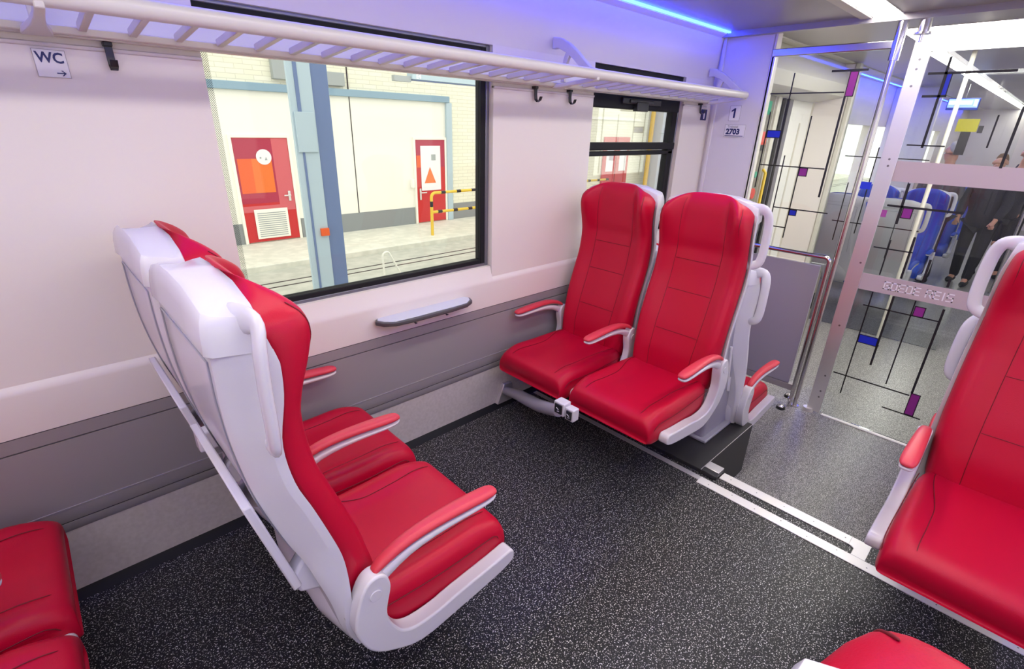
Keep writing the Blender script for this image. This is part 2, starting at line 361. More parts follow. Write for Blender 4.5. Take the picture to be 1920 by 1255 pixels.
def catmull(tab, z):
    n = len(tab); i = max(k for k in range(n) if tab[k][0] <= z + 1e-9)
    if i >= n - 1: return tab[-1]
    p0, p1, p2, p3 = tab[max(i - 1, 0)], tab[i], tab[i + 1], tab[min(i + 2, n - 1)]
    t = (z - p1[0]) / (p2[0] - p1[0]); m1 = [(a - b) / max(p2[0] - p0[0], 1e-6) * (p2[0] - p1[0]) for a, b in zip(p2, p0)]; m2 = [(a - b) / max(p3[0] - p1[0], 1e-6) * (p2[0] - p1[0]) for a, b in zip(p3, p1)]
    h = (2 * t ** 3 - 3 * t * t + 1, t ** 3 - 2 * t * t + t, -2 * t ** 3 + 3 * t * t, t ** 3 - t * t)
    return tuple([z] + [h[0] * p1[q] + h[1] * m1[q] + h[2] * p2[q] + h[3] * m2[q] for q in range(1, len(p1))])
LOWS = [q for q in SHELLP if q[0] < 1.271]
SHELLP = [catmull(LOWS, .36 + (1.27 - .36) * i / 40) for i in range(40)] + [q for q in SHELLP if q[0] >= 1.2699]
def surf_back(s, z):
    xs, xc, xb, hw = lerp(BACK, z); a = abs(s)
    x = xc + (xs - xc) * smooth01(0.42, 0.80, a)
    e = max(0, (a - 0.84) / 0.16); x = x - (x - xb) * (1 - math.sqrt(max(0, 1 - e * e)))
    zz = z - 0.045 * a ** 4 * smooth01(1.20, 1.37, z)
    return (x, 0.265 + hw * s, zz)
def zrange(a, b, n): return [a + (b - a) * i / (n - 1) for i in range(n)]
def make_seat(F, loc, label, group, fabric='leather', arm='leather_arm', aisle=True, far=False, handle=True, parts='full', cat='train seat', slide=0.0):
    root = empty('train_seat', loc, label, cat, group)
    cu = fabric
    # cushion
    CF = lambda p: F((p[0] + slide * smooth01(.38, .60, p[0]), p[1], p[2]))
    m = MB(CF); rings = []
    st = [(.37, .452, .232), (.44, .450, .238), (.54, .446, .242), (.62, .444, .244), (.70, .446, .246), (.78, .451, .246), (.835, .452, .245), (.868, .446, .241), (.886, .432, .236), (.893, .408, .232), (.890, .372, .230), (.878, .345, .226)]
    def ctop(s, x):
        zt, hw = lerp([(a, b, c_) for a, b, c_ in st], min(x, .868)); a = abs(s)
        return (x, .265 + hw * s, zt + .026 * smooth01(.50, .85, a) * smooth01(.37, .5, x) * (1 - smooth01(.78, .86, x)) + .001)
    for i, (x, zt, hw) in enumerate(st):
        ring = []
        zb = .345 if x < .84 else .345 - 0.0
        front = i >= 9
        for k in range(17):
            s = -1 + 2 * k / 16; a = abs(s)
            z = zt - (0.028 if not front else .010) * max(0, (a - .84) / .16) ** 2
            z += .026 * smooth01(.50, .85, a) * (1 - smooth01(.78, .86, x)) * smooth01(.3, .5, x)
            ring.append((x, .265 + hw * s, max(z, zb - 0.0 if not front else z)))
        zb = .322 if x < .87 else .33
        ring += [(x, .265 + hw * 1.0, zb + .02), (x, .265 + hw * 1.0, zb), (x, .265 + hw * .9, zb), (x, .265, zb), (x, .265 - hw * .9, zb), (x, .265 - hw, zb), (x, .265 - hw, zb + .02)]
        rings.append(ring)
    m.loft(rings)
    m.mat(1)
    def seam(pts, r=.0018): m.tube(pts, r, 5)
    for sg in (-1, 1):
        pts = [ctop(sg * (.80 - .16 * smooth01(.45, .60, x) + .02 * smooth01(.7, .86, x)), x) for x in zrange(.42, .86, 18)]
        seam([(p_[0], p_[1], p_[2] + .0010) for p_ in pts])
        hwx = .2445
        seam([(x, .265 + sg * (lerp([(a, c_) for a, b, c_ in st], x)[0] + .0008), lerp([(a, b) for a, b, c_ in st], x)[0] - .030) for x in zrange(.40, .88, 16)], .002)
    o = m.build('seat_cushion', [cu, 'seam'], root, smooth=60, sub=1)
    # backrest
    m = MB(F); rings = []
    zs = [.38, .42, .46, .50, .55, .60, .65, .70, .766, .81, .86, .91, .95, .99, 1.03, 1.06, 1.09, 1.115, 1.14, 1.17, 1.20, 1.225, 1.25, 1.27, 1.29, 1.305, 1.32, 1.335, 1.347, 1.357, 1.366, 1.372]
    for z in zs:
        ring = [surf_back(-1 + 2 * k / 26, z) for k in range(27)]
        xs, xc, xb, hw = lerp(BACK, z)
        ring += [(xb - .004, .265 + hw * .97, ring[26][2]), (xb - .004, .265, z), (xb - .004, .265 - hw * .97, ring[0][2])]
        rings.append(ring)
    m.loft(rings); m.mat(1)
    off = lambda p_: (p_[0] + .0012, p_[1], p_[2])
    for sg in (-1, 1):
        m.tube([off(surf_back(sg * .50, z)) for z in zrange(.44, 1.345, 30)], .0016, 5)
        m.tube([(lambda q: (q[0] - .0035, q[1], q[2]))(surf_back(sg * (.84 + .03 * smooth01(1.2, 1.33, z)), z)) for z in zrange(1.14, 1.345, 14)], .0022, 5)
    for z in (.66, .87, 1.03): m.tube([off(surf_back(s, z)) for s in zrange(-.50, .50, 13)], .0016, 5)
    m.build('backrest', [cu, 'seam'], root, smooth=60, sub=1)
    # shell
    m = MB(F); rings = []
    for z, xf, xr, hf, hr in SHELLP:
        xm = xf - .012
        ri = .05 * (1 - smooth01(1.26, 1.325, z))
        rings.append([(xf - ri, .265 + hf * .5, z), (xf - ri * .6, .265 + hf * .88, z), (xf - .002, .265 + hf, z), (xm - .010, .265 + hf + .001, z), (xr + .012, .265 + hr + .012, z), (xr, .265 + hr, z), (xr - .001, .265 + hr * .5, z), (xr - .001, .265, z), (xr - .001, .265 - hr * .5, z), (xr, .265 - hr, z), (xr + .012, .265 - hr - .012, z), (xm - .010, .265 - hf - .001, z), (xf - .002, .265 - hf, z), (xf - ri * .6, .265 - hf * .88, z), (xf - ri, .265 - hf * .5, z), (xf - ri, .265, z)])
        rings[-1] = [(a_, b_, c_ - .045 * (abs(b_ - .265) / .24) ** 3 * smooth01(1.20, 1.362, z)) for a_, b_, c_ in rings[-1]]
    m.loft(rings)
    sh = m.build('seat_shell', 'shell', root, smooth=38, bevel=.004)
    # raised cap line + recessed panel seam on the rear of the shell
    m = MB(F)
    def rear(yl, z): xf, xr, hf, hr = lerp(SHELLP, z); return (xr - .0022, yl, z)
    m.tube([rear(.265 + .19, z) for z in zrange(.72, 1.235, 20)] + [rear(y_, 1.235) for y_ in zrange(.44, .09, 10)] + [rear(.265 - .19, z) for z in zrange(1.235, .72, 20)], .0022, 5)
    m.build('panel_line', 'shell_grey', sh, smooth=60)
    # seat pan
    m = MB(CF); m.prism([(.335, .44), (.345, .375), (.385, .325), (.50, .292), (.66, .298), (.862, .322), (.868, .346), (.62, .36), (.42, .36), (.40, .44)], 'y', .05, .48)
    m.build('seat_pan', 'shell', root, bevel=.006)
    J = [(.331, .47), (.345, .412), (.372, .36), (.425, .315), (.517, .272), (.65, .283), (.80, .303), (.868, .322), (.882, .346), (.868, .373), (.80, .366), (.65, .352), (.58, .341), (.506, .343), (.465, .362), (.442, .395), (.424, .44), (.421, .48), (.434, .535), (.436, .560), (.428, .590), (.410, .606), (.385, .606), (.362, .585), (.342, .535)]
    def armrest(yc, yb0, yb1, outer):
        JS = []
        for i in range(len(J)):
            p0, p1, p2, p3 = (Vector(J[(i + d_) % len(J)]) for d_ in (-1, 0, 1, 2))
            for t in (0, .33, .66): JS.append(tuple(0.5 * ((2 * p1) + (-p0 + p2) * t + (2 * p0 - 5 * p1 + 4 * p2 - p3) * t * t + (-p0 + 3 * p1 - 3 * p2 + p3) * t ** 3)))
        b = MB(F).prism(JS, 'y', yb0, yb1).build('side_bracket', 'shell', root, smooth=60, bevel=.006, seg=3)
        ys = yb0 if outer < 0 else yb1
        MB(F).disc((.392, ys + outer * .0005, .552), .0165, 'y', .004).build('hinge_cap', 'shell', b, bevel=.001)
        a = MB(F); rings = []
        path = [(.372, .575, .028, .050), (.405, .590, .030, .052), (.44, .607, .033, .044), (.50, .628, .036, .034), (.58, .636, .042, .028), (.68, .634, .048, .024), (.76, .629, .050, .021), (.795, .629, .044, .017), (.808, .632, .028, .010)]
        def sect(x, zc, wd, h):
            return [(x, yc + wd / 2 * ca, zc - h / 2 + h / 2 * sa) for ca, sa in ((1, .8), (1, .1), (.75, -.75), (0, -1), (-.75, -.75), (-1, .1), (-1, .8), (0, 1))]
        a.loft([sect(*q) for q in path]); ar = a.build('armrest', 'shell', root, smooth=60, sub=1)
        a = MB(F)
        path = [(.398, .604, .026, .014), (.41, .612, .034, .022), (.44, .628, .037, .026), (.50, .647, .041, .026), (.58, .654, .047, .026), (.68, .651, .053, .026), (.76, .645, .055, .025), (.795, .643, .049, .022), (.811, .640, .030, .014)]
        def sect2(x, zc, wd, h):
            return [(x, yc + wd / 2 * ca, zc - h / 2 + h * sa) for ca, sa in ((1, .1), (1, .6), (.7, .95), (0, 1), (-.7, .95), (-1, .6), (-1, .1), (0, 0))]
        a.loft([sect2(*q) for q in path]); a.build('armrest_pad', arm, ar, smooth=60, sub=1)
    if aisle: armrest(-.002, -.028, .020, -1) if (handle or 'bottom edge' in label) else armrest(.006, -.014, .026, -1)
    if far: armrest(.524, .500, .540, 1)
    if handle:
        hp = [(.224, .085, 1.300), (.226, .050, 1.312), (.234, .018, 1.318), (.239, -.006, 1.310), (.232, -.020, 1.272), (.228, -.024, 1.20), (.228, -.024, 1.13), (.228, -.021, 1.095), (.229, -.014, 1.070), (.231, .004, 1.056), (.234, .03, 1.050), (.236, .06, 1.048)]
        def cr(P, n=3):
            out = []
            for i in range(len(P) - 1):
                p0, p1, p2, p3 = (Vector(P[max(i - 1, 0)]), Vector(P[i]), Vector(P[i + 1]), Vector(P[min(i + 2, len(P) - 1)]))
                for k in range(n):
                    t = k / n; out.append(tuple(0.5 * ((2 * p1) + (-p0 + p2) * t + (2 * p0 - 5 * p1 + 4 * p2 - p3) * t * t + (-p0 + 3 * p1 - 3 * p2 + p3) * t ** 3)))
            return out + [P[-1]]
        cp = cr(hp); MB(F).tube(cp, .011, 12, r2=[.034 - .013 * smooth01(0, .3, i / len(cp)) for i in range(len(cp))]).build('grab_handle', 'shell', root, smooth=60)
    if parts == 'full':
        k = .246
        tr = MB(F); a0, a1 = (.905, .625)
        q = [(k * (1.65 - a0), a0), (k * (1.65 - a1), a1), (k * (1.65 - a1) - .020, a1 - .006), (k * (1.65 - a0) - .020, a0)]
        tr.prism(q, 'y', .055, .475); t = tr.build('folding_table', 'shell', root, bevel=.004)
        if far: MB(F).box(.180, .232, .0, .045, .775, .835).build('latch', 'shell', t, bevel=.006)
        for y_ in (.06, .44):
            MB(F).prism([(.232, .655), (.30, .735), (.318, .70), (.335, .60), (.30, .575), (.245, .60)], 'y', y_, y_ + .045).build('table_bracket', 'shell', root, bevel=.008)
    return root
def place(x_off, y_aisle, z_off=0.0, facing=1, ysign=1):
    """map seat-local metres to the world: facing +1 looks along +x; ysign +1 stands on the window side of the aisle"""
    XM = 2.72
    return lambda p: ((p[0] + x_off) if facing > 0 else (XM - p[0] + x_off), y_aisle + ysign * p[1], p[2] + z_off)
G1 = 'red seats of the first class bays'
W = .53
def put(x_off, y, z_off, facing, ysign, label, **k):
    F = place(x_off, y, z_off, facing, ysign); c_ = F((.60, .265, 0))
    return make_seat(F, (c_[0], c_[1], z_off), label, G1 if 'fabric' not in k else 'blue seats behind the glass partition', **k)
put(0, .895, 0, 1, 1, 'nearest red leather seat facing right, aisle side of its pair, with whole white side bracket')
put(0, .895 + W, 0, 1, 1, 'red leather seat facing right against the wall, half hidden behind the foreground aisle seat', far=True, handle=False)
put(-1.07, .895, 0, 1, 1, 'red seat cushion cut off by the bottom left corner of the photo')
put(-1.07, .895 + W, 0, 1, 1, 'red seat by the wall at the left edge, above the bottom corner cushion', handle=False)
put(0, .895, 0, -1, 1, 'red leather seat facing the camera beside the aisle, right one of the pair with sockets', slide=.062)
put(0, .895 + W, 0, -1, 1, 'red leather seat facing the camera next to the window wall, under the smaller second window', slide=.062, far=True, handle=False)
put(2.41, .895, -.33, 1, 1, 'red seat behind the socket pair, only its armrest, cushion edge and handle showing')
put(2.41, .895 + W, -.33, 1, 1, 'red seat by the wall on the lower floor, behind the seat under the second window', handle=False)
put(0, .066, 0, -1, -1, 'large dark red seat at the right edge, its bottle shaped armrest seen from above', slide=.10)
put(2.41, .06, -.33, 1, -1, 'seat behind the big right edge seat, only grey handle and pink armrest showing')
put(.058, .055, 0, 1, -1, 'top corner of a red seat back at the bottom edge, right of centre', handle=False)
# blue seats far behind the glass
for i, (xo, fc, yy, lab) in enumerate([(6.55, 1, .86, 'pale grey back of a blue seat behind the glass, first by the aisle'), (6.55, 1, .86 + W, 'pale grey back of a blue seat behind the glass, by the window'),
        (6.05, -1, .86, 'blue seat facing the camera behind the glass partition beside the aisle'), (6.05, -1, .86 + W, 'blue seat facing the camera behind the glass partition by the window'),
        (7.95, -1, .86, 'farthest blue seat facing the camera beside the aisle'), (9.9, -1, .86, 'hindmost blue seat near the standing people, showing only its handle')]):
    put(xo, yy, ZL, fc, 1, lab, fabric='blue_fabric', arm='blue_fabric', parts='far')

# seat supports
b = MB(); b.tube([(1.90, 2.025, .10), (1.88, 1.93, .13), (1.855, 1.84, .16), (1.83, 1.74, .18), (1.79, 1.62, .215), (1.74, 1.50, .27), (1.69, 1.39, .325)], [.024, .028, .034, .036, .036, .034, .030], 12)
e = empty('seat_support', (1.70, 1.7, .2), 'grey tube under the seat facing the camera by the wall, ending at the socket box', 'seat support')
b.build('support_arm', 'shell_grey', e)
MB().prism([(1.83, .03), (1.97, .03), (1.95, .15), (1.88, .16)], 'y', 2.0, 2.03).build('wall_bracket', 'aluminium', e, bevel=.004)
e = empty('socket_box', (1.66, 1.33, .33), 'small white box with two black power sockets under the seats facing the camera', 'power socket')
MB().box(1.635, 1.69, 1.315, 1.38, .345, .415).box(1.645, 1.69, 1.262, 1.315, .335, .400).build('housing', 'shell', e, bevel=.005)
for (a, b_, c_, d_) in ((1.324, 1.371, .355, .406), (1.271, 1.305, .343, .390)):
    s = MB().box(1.630 if a > 1.31 else 1.640, 1.64 if a > 1.31 else 1.65, a, b_, c_, d_).build('socket', 'black_plastic', e, bevel=.003)
    xx = 1.629 if a > 1.31 else 1.639; ym = (a + b_) / 2; zm = (c_ + d_) / 2
    MB().tube([(xx, ym + .010, zm + .006), (xx, ym - .004, zm - .002)], .0018, 6).tube([(xx, ym + .004, zm - .012), (xx, ym - .008, zm - .009)], .0018, 6).build('contact', 'shell', s)
# plinth + pedestal between the back to back seats
pl = MB().box(2.21, 2.86, .835, 2.03, ZL, .022); pl.box(2.19, 2.305, .75, .835, -.0, .028)
e = empty('plinth', (2.55, 1.4, ZL), 'black boxed plinth at the step under the seats facing the camera', 'plinth')
MB().box(2.21, 2.86, .835, 2.03, ZL, .022).build('box', 'plinth', e, bevel=.002)
MB().box(2.205, 2.302, .752, .834, .0, .026).build('corner_block', 'black_plastic', e, bevel=.003)
MB().box(2.24, 2.302, .754, .832, .026, .030).build('corner_plate', 'aluminium', e, bevel=.002)
MB().tube([(2.21, .836, .0225), (2.86, .836, .0225)], .0018, 6).build('edge_trim', 'aluminium', e)
e = empty('seat_pedestal', (2.62, 1.4, .02), 'grey moulded pedestal between the back to back seats on the black plinth', 'pedestal')
MB().prism([(2.46, .03), (2.80, .03), (2.76, .20), (2.69, .5), (2.62, .85), (2.57, .85), (2.53, .5), (2.49, .3)], 'y', .96, 1.87).build('body', 'panel_grey', e, bevel=.015, seg=3)
MB().box(2.44, 2.84, .93, 1.92, .022, .04).build('foot_plate', 'shell_grey', e, bevel=.006)

# ================================================================= FLOOR STRIPS
def strip(pts, label):
    pass
e = empty('floor_strip', (2.15, .5, 0), 'long pale aluminium floor strip across the aisle, the nearer one', 'floor strip')
MB().box(2.125, 2.182, YR + .02, .815, .0, .004).build('strip', 'strip', e, bevel=.001)
sc_ = MB()
for i in range(16): sc_.disc((2.153 + (.008 if i % 2 else -.006), .76 - i * .115, .0045), .0028, 'z', .001, 8)
sc_.build('screws', 'screw', e)
MB().box(2.150, 2.182, .815, 2.0, .0, .004).build('cover_rail', 'aluminium', e, bevel=.001)
e = empty('step_edge', (2.27, .4, 0), 'shorter pale aluminium strip on the step edge, behind the long floor strip', 'floor strip')
MB().add([(2.24, .748, .001), (2.30, .748, .001), (2.30, .16, .001), (2.24, .16, .001), (2.24, .748, .005), (2.30, .748, .005), (2.30, .16, .005), (2.24, .16, .005)], [(0, 1, 2, 3), (4, 7, 6, 5), (0, 4, 5, 1), (1, 5, 6, 2), (2, 6, 7, 3), (3, 7, 4, 0)]) \
    .prism([(2.182, .085), (2.30, .085), (2.30, .16), (2.24, .16), (2.235, .145), (2.225, .138), (2.182, .138)], 'z', .001, .005).build('strip', 'strip', e, bevel=.001)
sc_ = MB()
for i in range(5): sc_.disc((2.27, .70 - i * .13, .0055), .0026, 'z', .001, 8)
sc_.build('screws', 'screw', e)

# ================================================================= LUGGAGE RACK
e = empty('luggage_rack', (1.5, 1.85, 1.86), 'long white luggage rack with rounded front rail over the windows', 'luggage rack')
fr = MB()
def rr(cy, cz, a, b_, n=14): return [(cy + a * math.cos(2 * math.pi * i / n), cz + b_ * math.sin(2 * math.pi * i / n)) for i in range(n)]
fr.prism(rr(1.715, 1.892, .019, .024), 'x', -.9, 3.90).build('front_rail', 'rack', e, smooth=60)
MB().prism([(1.96, 1.842), (1.955, 1.862), (2.024, 1.866), (2.024, 1.842)], 'x', -.9, 3.93).build('wall_rail', 'rack', e, bevel=.003)
x = .225 - .1135 * 8
sl = [x + .1135 * i for i in range(43)]
for xx in sl:
    if xx > 3.85: break
    if abs(xx - .11) < .04 or abs(xx - 2.18) < .03 or xx < -.9: continue
    m = MB(); rings = []
    for y_, z_, h in ((1.722, 1.884, .011), (1.945, 1.862, .011), (1.955, 1.862, .008)):
        rings.append([(xx - .009, y_, z_ - h), (xx + .009, y_, z_ - h), (xx + .010, y_, z_ + h), (xx - .010, y_, z_ + h)])
    m.loft(rings).build('slat', 'rack', e, bevel=.002)
for xx in (.13, 2.18, 3.885):
    m = MB()
    outer = [(2.006, 2.07), (1.97, 2.065), (1.92, 2.048), (1.86, 2.012), (1.79, 1.958), (1.745, 1.925), (1.725, 1.915), (1.70, 1.90), (1.70, 1.885), (1.72, 1.868), (1.745, 1.866)]
    inner = [(1.775, 1.90), (1.80, 1.932), (1.85, 1.972), (1.90, 2.003), (1.945, 2.020), (1.975, 2.020), (2.006, 2.020)]
    n = 7; oo = [(2.006, 2.072), (1.955, 2.066), (1.895, 2.038), (1.84, 1.998), (1.79, 1.956), (1.75, 1.925), (1.712, 1.916)]
    ii = [(2.006, 2.018), (1.965, 2.018), (1.915, 1.998), (1.86, 1.962), (1.815, 1.925), (1.785, 1.895), (1.735, 1.872)]
    rings = [[(xx - .012, *a), (xx + .012, *a), (xx + .012, *b_), (xx - .012, *b_)] for a, b_ in zip(oo, ii)]
    m.loft(rings)
    m.loft([[(xx - .010, *a), (xx + .010, *a), (xx + .010, *b_), (xx - .010, *b_)] for a, b_ in (((1.915, 2.00), (1.89, 1.985)), ((1.93, 1.965), (1.905, 1.95)), ((1.935, 1.91), (1.915, 1.905)), ((1.94, 1.862), (1.915, 1.862)))])
    m.loft([[(xx - q, y_, z_ - .010), (xx + q, y_, z_ - .010), (xx + q, y_, z_ + .008), (xx - q, y_, z_ + .008)] for y_, z_, q in ((1.70, 1.874, .010), (1.78, 1.862, .011), (1.86, 1.855, .015), (1.92, 1.848, .024), (1.97, 1.842, .034))])
    m.build('rack_bracket', 'rack', e, bevel=.003)
# coat hooks
for i, (xx, lab) in enumerate([(.280, 'black coat hook under the rack beside the toilet sign'), (2.052, 'black coat hook under the rack, left one of the two between the windows'), (2.325, 'black coat hook under the rack, right one of the two between the windows'), (3.815, 'black coat hook under the rack near the small blue pictogram')]):
    h = empty('coat_hook', (xx, 2.0, 1.77), lab, 'coat hook', 'coat hooks under the luggage rack')
    wd = .010
    path = [(1.999, 1.842), (2.000, 1.80), (1.996, 1.777), (1.982, 1.766), (1.968, 1.772), (1.960, 1.790)]
    m = MB(); m.loft([[(xx - wd, y_ - .003, z_), (xx + wd, y_ - .003, z_), (xx + wd * .9, y_ + .003, z_ - .003), (xx - wd * .9, y_ + .003, z_ - .003)] for y_, z_ in path])
    m.build('hook', 'black_plastic', h, bevel=.0015)
    MB().box(xx - .011, xx + .011, 1.990, 2.02, 1.826, 1.838).build('mount', 'black_plastic', h, bevel=.002)

# window table
e = empty('window_table', (1.31, 1.95, .77), 'narrow grey wall table with a dark rounded edge below the large window', 'table')
def tb(g):
    return [(1.045 + g, 1.998), (1.030 + g, 1.975), (1.050 + g, 1.935 + g * .6), (1.10, 1.905 + g * .6), (1.20, 1.896 + g), (1.42, 1.896 + g), (1.52, 1.905 + g * .6), (1.575 - g, 1.935 + g * .6), (1.592 - g, 1.975), (1.578 - g, 1.998)]
MB().prism(tb(0), 'z', .775, .797).build('table_edge', 'table_edge', e, bevel=.006, seg=3)
MB().prism(tb(.012), 'z', .790, .8).build('table_top', 'table_top', e, bevel=.002)
MB().prism([(1.16, 1.999), (1.46, 1.999), (1.42, 1.975), (1.36, 1.955), (1.26, 1.955), (1.20, 1.975)], 'z', .748, .776).build('support', 'wall', e, bevel=.006)
for xx in (1.215, 1.40): MB().tube([(xx, 1.935, .775), (xx, 1.935, .765), (xx, 1.925, .757), (xx, 1.915, .762)], .004, 6).build('bag_hook', 'black_plastic', e)

# ================================================================= SIGNS
e = empty('wc_sign', (.143, 2.028, 1.735), 'small white toilet sign with WC and an arrow pointing right, at the top left', 'sign')
MB().box(.109, .179, 2.0075, 2.0165, 1.736, 1.805).build('plate', 'sign_white', e, bevel=.0006)
MB().box(.109, .179, 2.0068, 2.0076, 1.736, 1.737).box(.109, .179, 2.0068, 2.0076, 1.804, 1.805).box(.109, .110, 2.0068, 2.0076, 1.736, 1.805).box(.178, .179, 2.0068, 2.0076, 1.736, 1.805).build('border', 'dado', e, smooth=0)
text('WC', .036, 'y', (.114, 2.0066, 1.773), 'lettering', 'navy', e, bold=.0009, sx=.93)
a = MB(); zc = 1.7475
a.prism([(.150, zc - .0012), (.168, zc - .0012), (.168, zc + .0012), (.150, zc + .0012)], 'y', 2.0062, 2.0072)
a.prism([(.163, zc + .007), (.160, zc + .007), (.1665, zc), (.160, zc - .007), (.163, zc - .007), (.1705, zc)], 'y', 2.0061, 2.0072)
a.build('arrow', 'navy', e, smooth=0)
def plate_x(name, ya, yb, z0, z1, label):
    e = empty(name, (XG - .003, (ya + yb) / 2, z0), label, 'sign')
    MB().box(XG - .003, XG + .0, ya, yb, z0, z1).build('plate', 'sign_white', e, bevel=.0005)
    t = .002
    MB().box(XG - .0034, XG - .003, ya, yb, z0, z0 + t).box(XG - .0034, XG - .003, ya, yb, z1 - t, z1).box(XG - .0034, XG - .003, ya, ya + t, z0, z1).box(XG - .0034, XG - .003, yb - t, yb, z0, z1).build('border', 'dado', e, smooth=0)
    return e
e = plate_x('class_sign', 1.774, 1.858, 1.725, 1.83, 'small white sign with the number 1 on the end pillar')
MB().prism([(1.812, 1.745), (1.812, 1.812), (1.822, 1.812), (1.842, 1.797), (1.842, 1.786), (1.825, 1.796), (1.825, 1.745)], 'x', XG - .0045, XG - .0035).build('lettering', 'navy', e, smooth=0)
e = plate_x('number_sign', 1.715, 1.873, 1.612, 1.70, 'white sign with the number 2703 below the class sign on the pillar')
text('2703', .053, 'x-', (XG - .004, 1.860, 1.634), 'lettering', 'navy', e, bold=.0022)
text('Treinstel', .022, 'x-', (XG - .004, 1.852, 1.679), 'caption', 'dado', e)
MB().box(XG - .0036, XG - .003, 1.725, 1.865, 1.619, 1.624).build('underline', 'navy', e, smooth=0)
e = empty('pictogram_sign', (3.90, 2.025, 1.72), 'tiny dark blue pictogram sticker beside the pillar under the rack', 'sign')
MB().box(3.865, 3.945, 2.010, 2.016, 1.725, 1.80).build('plate', 'navy', e, smooth=0)
MB().prism([(3.90, 1.735), (3.915, 1.735), (3.918, 1.76), (3.91, 1.785), (3.902, 1.785), (3.895, 1.765)], 'y', 2.0094, 2.0101).build('figure', 'sign_white', e, smooth=0)

# ================================================================= GLASS PARTITION
def decals(lst, name, m, e, x=XG - .001, label=None):
    mb = MB()
    for (ya, z0, yb, z1) in lst: mb.box(x - .0012, x, ya, yb, z0, z1)
    return mb.build(name, m, e, smooth=0, label=label)
e = empty('glass_partition', (XG, 1.25, ZL), 'clear glass panel with black grid lines between the pillar and the steel pole', 'glass partition')
MB().box(XG, XG + .008, .935, 1.612, .80, 2.14).build('pane', 'glass_door', e, smooth=0)
G1L = [(1.45, 1.444, 1.458, 2.03), (1.395, 1.038, 1.403, 1.506), (1.556, 1.272, 1.564, 1.788), (1.126, 1.901, 1.588, 1.909), (1.281, 0.938, 1.289, 1.764), (1.125, 1.43, 1.555, 1.438), (1.11, 1.248, 1.123, 1.883), (1.023, 2.024, 1.229, 2.037), (1.036, 1.144, 1.399, 1.152), (1.289, 1.008, 1.395, 1.016)]
decals(G1L, 'grid_lines', 'deco_black', e)
def framed(sq, e, m):
    y0_, z0_, y1_, z1_ = sq; t = .005
    MB().box(XG - .0016, XG - .0004, y0_, y1_, z0_, z1_).build('coloured_square', m, e, smooth=0)
    decals([(y0_, z0_, y1_, z0_ + t), (y0_, z1_ - t, y1_, z1_), (y0_, z0_, y0_ + t, z1_), (y1_ - t, z0_, y1_, z1_)], 'square_outline', 'deco_black', e, x=XG - .0016)
for sq, m in (((1.071, 1.879, 1.121, 2.027), 'magenta'), ((1.459, 1.617, 1.556, 1.670), 'deco_blue'), ((1.227, 1.375, 1.284, 1.433), 'magenta'), ((1.233, 1.102, 1.284, 1.145), 'deco_blue')): framed(sq, e, m)
MB().box(XG - .01, XG + .018, .90, 1.63, 2.135, 2.183).build('top_bar', 'steel_pole', e, bevel=.006)
MB().box(XG - .004, XG + .012, 1.604, 1.63, .78, 2.14).build('wall_profile', 'aluminium', e, bevel=.002)
# steel pole, rail, lower panel
e = empty('grab_pole', (XG - .02, .905, ZL), 'tall stainless steel pole from floor to ceiling beside the glass', 'pole')
MB().tube([(XG - .02, .905, ZL), (XG - .02, .905, 2.30)], .017, 20).build('tube', 'steel_pole', e)
MB().tube([(XG - .02, .905, 2.07), (XG - .02, .905, 2.30)], .027, 20).build('sleeve', 'steel_pole', e)
MB().disc((XG - .02, .905, ZL + .006), .03, 'z', .012).build('foot', 'steel_pole', e)
e = empty('handrail', (XG - .03, 1.2, .86), 'horizontal stainless steel rail bending down beside the pole, above the grey panel', 'handrail')
arc = [(XG - .05, .965 - .03 * math.sin(t), .86 - .03 + .03 * math.cos(t)) for t in [i * math.pi / 12 for i in range(7)]]
MB().tube([(XG - .05, 1.60, .86), (XG - .05, 1.2, .86)] + arc + [(XG - .05, .935, .5), (XG - .05, .935, ZL + .0)], .0155, 16).build('tube', 'steel_pole', e)
MB().disc((XG - .05, .935, ZL + .06), .022, 'z', .02).build('collar', 'steel_pole', e)
e = empty('lower_panel', (XG - .02, 1.2, ZL), 'lavender grey rectangular panel below the handrail with a dark olive edge', 'panel')
MB().box(XG - .03, XG - .005, .985, 1.61, -.145, .79).build('panel', 'panel_grey', e, bevel=.002)
MB().prism([(XG - .005, -.145), (XG - .005, .785), (XG + .045, .76), (XG + .065, .70), (XG + .065, .50), (XG + .03, .15), (XG + .004, -.14)], 'y', .990, 1.60).build('side_cover', 'olive', e, bevel=.002)
MB().box(XG + .02, XG + .035, .986, .9905, .46, .58).build('slot', 'black_plastic', e, smooth=0)
for z_ in (.74, .12): MB().disc((XG + .022, .989, z_), .007, 'y', .003).build('screw', 'steel_pole', e)
MB().box(XG - .03, XG + .02, .95, 1.61, -.20, -.15).build('lower_rail', 'dado', e, bevel=.003)
for zz in range(2):
    loc = ((3.86, .965), (4.10, .99))[zz]
    e = empty('door_stop', (loc[0], loc[1], ZL), ('dome shaped black and steel door stop on the floor in front of the pole', 'small door stop on the floor behind the pole')[zz], 'door stop')
    MB().tube([(loc[0], loc[1], ZL), (loc[0], loc[1], ZL + .02)], [.034, .030], 18).build('base', 'black_plastic', e)
    MB().tube([(loc[0], loc[1], ZL + .018), (loc[0], loc[1], ZL + .028), (loc[0], loc[1], ZL + .034)], [.026, .020, .006], 18).build('cap', 'steel_pole', e)
